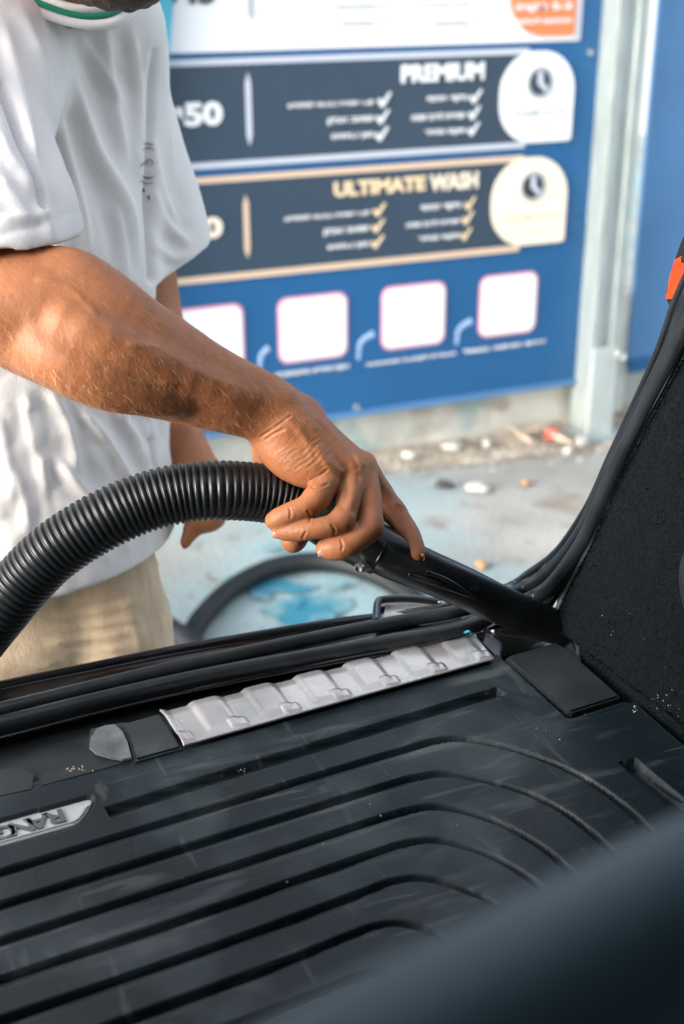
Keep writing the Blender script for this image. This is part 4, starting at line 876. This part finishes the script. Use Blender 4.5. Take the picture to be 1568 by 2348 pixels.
# a mole on the forearm
for px, py, r in ((152, 577, .0016), (352, 745, .0010), (300, 700, .0008)): pass

# --- t-shirt
t1 = time.time()
lo = np.array([9, 9, 9.]); hi = -lo
for q in (W(-420, -60, 1.2), W(-300, 700, 1.2), W(480, 650, 1.6), W(380, 1360, 1.6), W(-300, 1360, 1.4), W(300, -60, 1.5), W(-300, 0, 1.5), W(160, 560, 1.0)): lo = np.minimum(lo, q); hi = np.maximum(hi, q)
Sd = Field(lo-.05, hi+.05, .0034)
tors = [(185, 25, 1.32, .072, .070), (58, 130, 1.37, .152, .095), (24, 300, 1.40, .175, .120), (25, 520, 1.43, .180, .128), (30, 760, 1.455, .178, .132), (34, 1000, 1.48, .178, .140), (38, 1200, 1.50, .180, .148), (42, 1420, 1.52, .182, .150)]
A = crom(np.array([np.r_[W(*q[:3]), q[3], q[4]] for q in tors]), 40)
for r in A: Sd.ell(r[:3], (left, facing, ZZ), (r[3], r[4], .055), .035)
Sd.chain([SHr+left*.05, W(-115, 320, 1.14), W(-62, 470, 1.10), W(-22, 590, 1.07), W(-8, 640, 1.06)], [.072, .070, .069, .0675, .0675], .04, n=10)
Sd.chain([W(178, 90, 1.42), W(236, 200, 1.46), W(302, 400, 1.50), W(345, 530, 1.52), W(362, 620, 1.525)], [.042, .058, .063, .063, .062], .02, n=10)
Sd.cap(SHr+left*.04+ZZ*.0, SHl-left*.03, .058, .05, .05)
# neck opening
Sd.chain([NK+ZZ*.09, NK-ZZ*.005+facing*.008], [.062, .055], .006, sub=True)
def cutplane(p, n_, keep_pts=None, rad_=.2):
    """cut everything beyond a plane near p"""
    wn = Sd.win(np.array(p)-rad_, np.array(p)+rad_, .0); sl, X, Y, Z = wn
    d = (X-p[0])*n_[0]+(Y-p[1])*n_[1]+(Z-p[2])*n_[2]; Sd.D[sl] = np.maximum(Sd.D[sl], d.astype(np.float32))
# right sleeve hem
ha = W(-22, 590, 1.07)-W(-115, 320, 1.14); ha /= np.linalg.norm(ha)
p1, p2 = W(0, 600, 1.02), W(160, 547, 1.075); p3_ = W(60, 560, 1.16)
hn_ = np.cross(p2-p1, p3_-p1); hn_ /= np.linalg.norm(hn_); hn_ *= np.sign(hn_@ha)
def cut_sleeve(p, n_, center, r):
    wn = Sd.win(center-r, center+r, 0); sl, X, Y, Z = wn
    d = (X-p[0])*n_[0]+(Y-p[1])*n_[1]+(Z-p[2])*n_[2]; q = np.sqrt((X-center[0])**2+(Y-center[1])**2+(Z-center[2])**2)-r
    Sd.D[sl] = np.maximum(Sd.D[sl], np.minimum(d, -q).astype(np.float32))
cut_sleeve(p1, hn_, W(-20, 650, 1.06), .118)
Sd.chain([W(-45, 520, 1.085), W(-22, 590, 1.068), W(0, 660, 1.05)], [.050, .0575, .060], .004, sub=True)
# left sleeve hem
l1, l2 = W(352, 634, 1.50), W(470, 566, 1.52); l3 = W(400, 560, 1.62); ln_ = np.cross(l2-l1, l3-l1); ln_ /= np.linalg.norm(ln_); la_ = W(360, 590, 1.525)-W(312, 400, 1.5); ln_ *= np.sign(ln_@la_)
cut_sleeve(l1, ln_, W(425, 665, 1.53), .095)
Sd.chain([W(350, 560, 1.525), W(362, 600, 1.53), W(370, 680, 1.53)], [.048, .053, .054], .004, sub=True)
# bottom hem: plane through measured hem points
h1, h2 = W(352, 1252, 1.42), W(170, 1392, 1.36); h3 = W(240, 1250, 1.62)
hm = np.array([0, 0, -1.]); h1 = h2+ZZ*.004
wn = Sd.win(lo-.05, hi+.05, 0); sl, X, Y, Z = wn; d = (X-h1[0])*hm[0]+(Y-h1[1])*hm[1]+(Z-h1[2])*hm[2]
Sd.D[sl] = np.maximum(Sd.D[sl], np.where(Z < 1.0, d, -1).astype(np.float32))
Hc = W(66, 1340, 1.515)
for r in A[30:]: Sd.ell(r[:3], (left, facing, ZZ), (r[3]-.010, r[4]-.010, .055), .003, sub=True)
P, T, Q = Sd.mesh(); P = relax(P, Q, T, 3); N = normals(P, Q, T)
if (N[np.argmax(P[:, 0])] @ np.array([1, 0, 0])) < 0: Q = Q[:, ::-1]; T = T[:, ::-1]; N = -N
sx, sy, sdp = proj(P); fr_ = np.clip(-(N@Fv)*2.5+.2, 0, 1)
def pdist(pts, n=24):
    c = crom(np.c_[np.array(pts, float), np.zeros(len(pts))], n)[:, :2]; D = np.full(len(P), 1e9); SG = np.zeros(len(P)); TT_ = np.zeros(len(P))
    for k, (a_, b_2) in enumerate(zip(c[:-1], c[1:])):
        d = b_2-a_; t = np.clip(((sx-a_[0])*d[0]+(sy-a_[1])*d[1])/(d@d), 0, 1); q = np.hypot(sx-a_[0]-t*d[0], sy-a_[1]-t*d[1]); m_ = q < D
        D[m_] = q[m_]; TT_[m_] = ((k+t)/(n-1))[m_]; SG[m_] = np.sign(d[0]*(sy-a_[1])-d[1]*(sx-a_[0]))[m_]
    return D, SG, TT_
disp = np.zeros(len(P))
folds = [  # pixel course, height (mm), width (px)
    ([(60, 30), (113, 203), (141, 293), (164, 390), (187, 488), (206, 590)], 11, 17), ([(129, 98), (168, 187), (219, 332), (250, 390), (297, 480), (318, 620)], 11, 19),
    ([(242, 51), (250, 137), (262, 230), (278, 300), (300, 400)], 7, 16), ([(15, 59), (45, 176), (72, 312), (92, 400)], 7, 15), ([(300, 60), (318, 180), (322, 300), (330, 420)], 5, 12),
    ([(180, 70), (230, 150), (290, 250)], 4, 12), ([(262, 470), (280, 560), (290, 640)], 5, 12), ([(100, 430), (118, 520), (150, 600)], 6, 13),
    ([(378, 90), (386, 200), (392, 330), (405, 420)], 5, 10), ([(352, 300), (372, 420), (412, 520)], 6, 12), ([(352, 430), (385, 510), (440, 560)], 6, 11), ([(360, 560), (400, 590), (440, 580)], 4, 9),
    ([(0, 300), (50, 380), (85, 440)], 4, 14), ([(0, 400), (60, 470), (118, 470)], 3.5, 17), ([(0, 500), (60, 495), (110, 490)], 3, 12),
    ([(60, 900), (80, 980), (98, 1050), (110, 1130)], 6, 12), ([(180, 930), (251, 1014), (298, 1093), (320, 1160)], 7, 11), ([(265, 930), (318, 1010), (325, 1070)], 6, 10), ([(110, 880), (160, 980), (182, 1090)], 6, 12),
    ([(30, 1060), (60, 1160), (70, 1250)], 4, 14), ([(130, 1050), (190, 1120), (260, 1190)], 6, 13), ([(210, 1230), (235, 1260), (262, 1300)], 5, 9), ([(255, 1200), (285, 1240), (300, 1275)], 4, 9), ([(300, 1180), (330, 1215), (345, 1250)], 4, 8), ([(0, 950), (20, 1050), (30, 1180)], 3, 12), ([(330, 960), (345, 1040), (362, 1120)], 4, 9)]
for pts, mm, wd in folds:
    D, SG, TT_ = pdist(pts); tap = np.clip(TT_*6+.15, 0, 1)*np.clip((1-TT_)*5+.1, 0, 1); asy = np.where(SG > 0, 1.5, .75)
    mm *= .62; asy = asy*.85; disp += mm*.001*np.exp(-(D/(wd*asy))**2)*tap*fr_-mm*.0004*np.exp(-((D-wd*2.3)/(wd*1.2))**2)*tap*fr_
# sleeve/torso parting and armpit
for pts, mm, wd in (([(352, 120), (350, 300), (347, 450), (349, 640)], 12, 8), ([(0, 190), (45, 300), (88, 400), (104, 470)], 12, 9), ([(72, 945), (84, 1000), (96, 1042)], 3.5, 9), ([(345, 1010), (352, 1060), (358, 1100)], 5, 6)):
    D, SG, TT_ = pdist(pts); disp -= mm*.001*np.exp(-(D/wd)**2)*fr_
# crumples everywhere: finer low down
for i in range(len(P)):
    p = P[i]; lowf = min(1, max(0, (1.12-p[2])/.25)); v = Vector((p@left*9, p@facing*9, p[2]*4.0))
    disp[i] += .0032*noise.noise(v)+lowf*(.0040*(abs(noise.noise(Vector((p@left*20+3+p[2]*4, p@facing*20, p[2]*9+5))))-.2)+.0045*(abs(noise.noise(Vector((p@left*34+3-p[2]*12, p@facing*34, p[2]*30+5))))-.2)+.0014*noise.noise(v*5))+(1-lowf)*.0006*noise.noise(v*5)
# hem stitching line as a shallow fold near each hem
dh = (P-h1)@hm; disp -= .0011*np.exp(-((dh+.022)/.0022)**2)*(P[:, 2] < 1.0)
dsr = (P-p1)@hn_; nearR = np.linalg.norm(P-W(-20, 600, 1.06), axis=1) < .12; disp -= .0012*np.exp(-((dsr+.021)/.0018)**2)*nearR; disp += .0010*np.exp(-((dsr+.010)/.008)**2)*nearR
edge_ = np.clip(np.abs(dsr)/.03, 0, 1); disp = np.where(nearR, disp*(.25+.75*edge_), disp)
disp = np.where(P[:, 2] < .9, disp*np.clip((P[:, 2]-h1[2])/.07, .3, 1), disp)
P = P+N*disp[:, None]
shirt = link('t_shirt', fast_mesh('t_shirt', P, Q=Q, T=T), M['shirt'], person)
print('shirt', Sd.n, time.time()-t1, len(P))
bvh = BVHTree.FromPolygons([Vector(p) for p in P], [tuple(int(i) for i in q) for q in Q])
def hit(px, py):
    r = ray(px, py); r = r/np.linalg.norm(r); h_ = bvh.ray_cast(Vector(CAM), Vector(r), 4.)
    return (np.array(h_[0]), np.array(h_[1])) if h_[0] else (None, None)
def onshirt(name, pts, wpx, m, lift=.0008, n=30, par=None, wide=None):
    c = crom(np.c_[np.array(pts, float), np.zeros(len(pts))], n)[:, :2]; L_ = []; 
    Tn = np.gradient(c, axis=0); Tn /= np.linalg.norm(Tn, axis=1)[:, None]; V = []
    for i, q in enumerate(c):
        ww = wpx*(1 if wide is None else wide(i/(n-1))); nrm = np.array([-Tn[i][1], Tn[i][0]]); row = []
        for s_ in (-1, 0, 1):
            h_, nn_ = hit(*(q+nrm*s_*ww/2))
            if h_ is None: row = None; break
            nn_ = nn_*np.sign(-(nn_@Fv)); row.append(h_+nn_*lift)
        if row: V.append(row)
    if len(V) < 2: return None
    k = len(V); o = mk(name, np.vstack(V), grid_faces(k, 3), m, par or shirt); s = o.modifiers.new('s', 'SOLIDIFY'); s.thickness = .0006; return o
tp = lambda t: max(.25, math.sin(math.pi*t))
onshirt('chest_print', [(326, 331), (334, 328), (345, 330), (352, 333)], 3.5, M['printlight'], wide=tp); onshirt('chest_print', [(326, 345), (335, 339), (345, 339), (353, 343)], 4, M['printlight'], wide=tp)
onshirt('chest_print', [(322, 381), (328, 374), (335, 371), (337, 364)], 5, M['printlight'], wide=tp); onshirt('chest_print', [(331, 372), (336, 378), (341, 366), (348, 368), (350, 376), (344, 382)], 3, M['printlight'], wide=tp)
onshirt('chest_print', [(325, 403), (334, 407), (343, 408), (352, 404)], 4, M['print'], wide=tp); onshirt('chest_print', [(322, 412), (330, 418), (341, 420), (352, 417)], 4.5, M['printlight'], wide=tp)
onshirt('chest_print', [(328, 431), (329, 436), (330, 442)], 6, M['print'], n=8, wide=tp); onshirt('chest_print', [(340, 447), (341, 452), (342, 459)], 5, M['print'], n=8, wide=tp)
# --- collar: a ribbed band round the neck opening with one green stripe
cc = NK-ZZ*.012+facing*.012; 
def ringpts(r1_, r2_, drop, fwd=0):
    out = []
    for i in range(73):
        a_ = i/72*2*math.pi+math.pi; f_ = math.cos(a_); out.append(cc+left*r1_*math.sin(a_)+facing*(r2_*f_+fwd)-ZZ*(drop+.035*f_*(.6+.4*f_)))
    return out
def band(name, ra, rb, m):
    A_ = [ringpts(*ra), ringpts(*[(x+y)/2+z for x, y, z in zip(ra, rb, (.0012, .0012, -.0004))]), ringpts(*rb)]
    V = []
    for i in range(73):
        for j in range(3): V.append(A_[j][i])
    o = mk(name, V, grid_faces(73, 3), m, shirt); s = o.modifiers.new('s', 'SOLIDIFY'); s.thickness = .0022; s.offset = 0; return o
COL = ((.060, .056, -.012), (.065, .061, -.005), (.070, .066, .001), (.078, .074, .009))
band('collar_band', COL[0], COL[1], M['shirt']); band('collar_stripe', COL[1], COL[2], M['green']); band('collar_band', COL[2], COL[3], M['shirt'])
print('collar front', proj(cc+facing*.075-ZZ*.035), 'NK', proj(NK), 'HD', proj(HD))
# --- shorts
lo = np.minimum(np.minimum(legs[0][0], legs[1][0]), 9)-.25; hi = np.maximum(legs[0][0], legs[1][0])+.25; lo[2] = .42; hi[2] = 1.0
Hd = Field(lo, hi, .0048)
for q in (W(50, 1200, 1.50), W(54, 1300, 1.51), W(58, 1420, 1.52)): Hd.ell(q, (left, facing, ZZ), (.150, .106, .08), .02)
for (h, kn, an), s_ in zip(legs, (1, -1)):
    top = h+ZZ*.06; bot = kn+ZZ*.06-facing*.01; Hd.chain([top, (top+bot)/2, bot], [.072, .085, .088], .012)
    Hd.chain([bot-ZZ*.02, bot-ZZ*.12], [.080, .084], .004, sub=True)
    sl, X, Y, Z = Hd.win(bot-.13, bot+.13, 0); Hd.D[sl] = np.maximum(Hd.D[sl], ((bot[2]-.01)-Z+0*X+0*Y).astype(np.float32))
P, T, Q = Hd.mesh(); P = relax(P, Q, T, 3); N = normals(P, Q, T)
if (N[np.argmax(P[:, 0])] @ np.array([1, 0, 0])) < 0: Q = Q[:, ::-1]; T = T[:, ::-1]; N = -N
sx, sy, sdp = proj(P); disp = np.zeros(len(P)); fr_ = np.clip(-(N@Fv)*2.5+.2, 0, 1)
for pts, mm, wd in (([(120, 1410), (230, 1400), (330, 1370)], 4, 7), ([(110, 1440), (220, 1432), (330, 1415)], 4, 6), ([(100, 1475), (200, 1462), (310, 1450)], 4, 7), ([(130, 1500), (240, 1490), (320, 1480)], 3.5, 6), ([(60, 1530), (160, 1515), (300, 1505)], 4, 7), ([(295, 1330), (300, 1400), (318, 1470), (322, 1520)], 4, 18), ([(160, 1380), (240, 1362), (300, 1340)], 3, 7)):
    D, SG, TT_ = pdist(pts); disp += mm*.001*np.exp(-(D/wd)**2)*np.clip(TT_*5, 0, 1)*np.clip((1-TT_)*5, 0, 1)*fr_
for i in range(len(P)):
    p = P[i]; disp[i] += .003*noise.noise(Vector((p@left*10, p@facing*10, p[2]*7)))+.0016*noise.noise(Vector((p@left*14, p@facing*14, p[2]*60)))
P = P+N*disp[:, None]; shorts = link('shorts', fast_mesh('shorts', P, Q=Q, T=T), M['linen'], person)
# shoes, hair, beard, eyes
for h, kn, an in legs:
    V = []; F = []; n = 14
    for i in range(n):
        u = i/(n-1); c = an+facing*(-.075+.27*u); wd_ = .046*math.sin(math.pi*min(1, .22+u*.72))**.6; ht = .095*(1-u)**.8*.75+.035
        for j in range(16):
            a_ = j/16*2*math.pi; V.append(np.array([c[0], c[1], 0])+np.cross(ZZ, facing)*wd_*math.cos(a_)+ZZ*(ht/2+.002+ht/2*math.sin(a_)))
    F = grid_faces(n, 16, close_v=True)+[tuple(range(16)), tuple((n-1)*16+j for j in range(16))[::-1]]; mk('shoe', V, F, M['sole'], person)
Hh = Field(HD-.16, HD+.16, .004)
Hh.ell(HD-hf*.012+hu*.012, (hl, hf, hu), (.084, .098, .098), .01); Hh.ell(HD+hf*.085-hu*.035, (hl, hf, hu), (.075, .060, .085), .012, sub=True)
hP, hT, hQ = Hh.mesh(); hN = normals(hP, hQ, hT)
hP = hP+hN*np.array([.004*noise.noise(Vector(p*60)) for p in hP])[:, None]; link('hair', fast_mesh('hair', hP, Q=hQ, T=hT), M['dhair'], person)
Hb = Field(HD-.19, HD+.19, .004)
Hb.ell(HD+hf*.046-hu*.082, (hl, hf, hu), (.067, .064, .058), .01); Hb.ell(HD+hf*.105-hu*.050, (hl, hf, hu), (.022, .022, .010), .008, sub=True); Hb.ell(HD+hf*.08-hu*.0, (hl, hf, hu), (.050, .05, .055), .01, sub=True)
hP, hT, hQ = Hb.mesh(); hN = normals(hP, hQ, hT)
hP = hP+hN*np.array([.004*noise.noise(Vector(p*70)) for p in hP])[:, None]; link('beard', fast_mesh('beard', hP, Q=hQ, T=hT), M['dhair'], person)
for s_ in (-1, 1):
    c = HD+hf*.082+hl*s_*.032+hu*.008; bm = bmesh.new(); bmesh.ops.create_uvsphere(bm, u_segments=16, v_segments=10, radius=.0115)
    for v in bm.verts: v.co += Vector(c)
    me = bpy.data.meshes.new('eye'); bm.to_mesh(me); bm.free(); link('eye', me, M['eye'], person)
    tube('eyebrow', [HD+hf*.094+hl*s_*.016+hu*.030, HD+hf*.095+hl*s_*.034+hu*.034, HD+hf*.082+hl*s_*.052+hu*.030], [.003, .004, .002], M['dhair'], person, n=10, seg=6)
tube('lips', [HD+hf*.101-hu*.058-hl*.022, HD+hf*.110-hu*.056, HD+hf*.101-hu*.058+hl*.022], [.003, .005, .003], M['lip'], person, n=10, seg=8)
print('total', time.time()-t0)
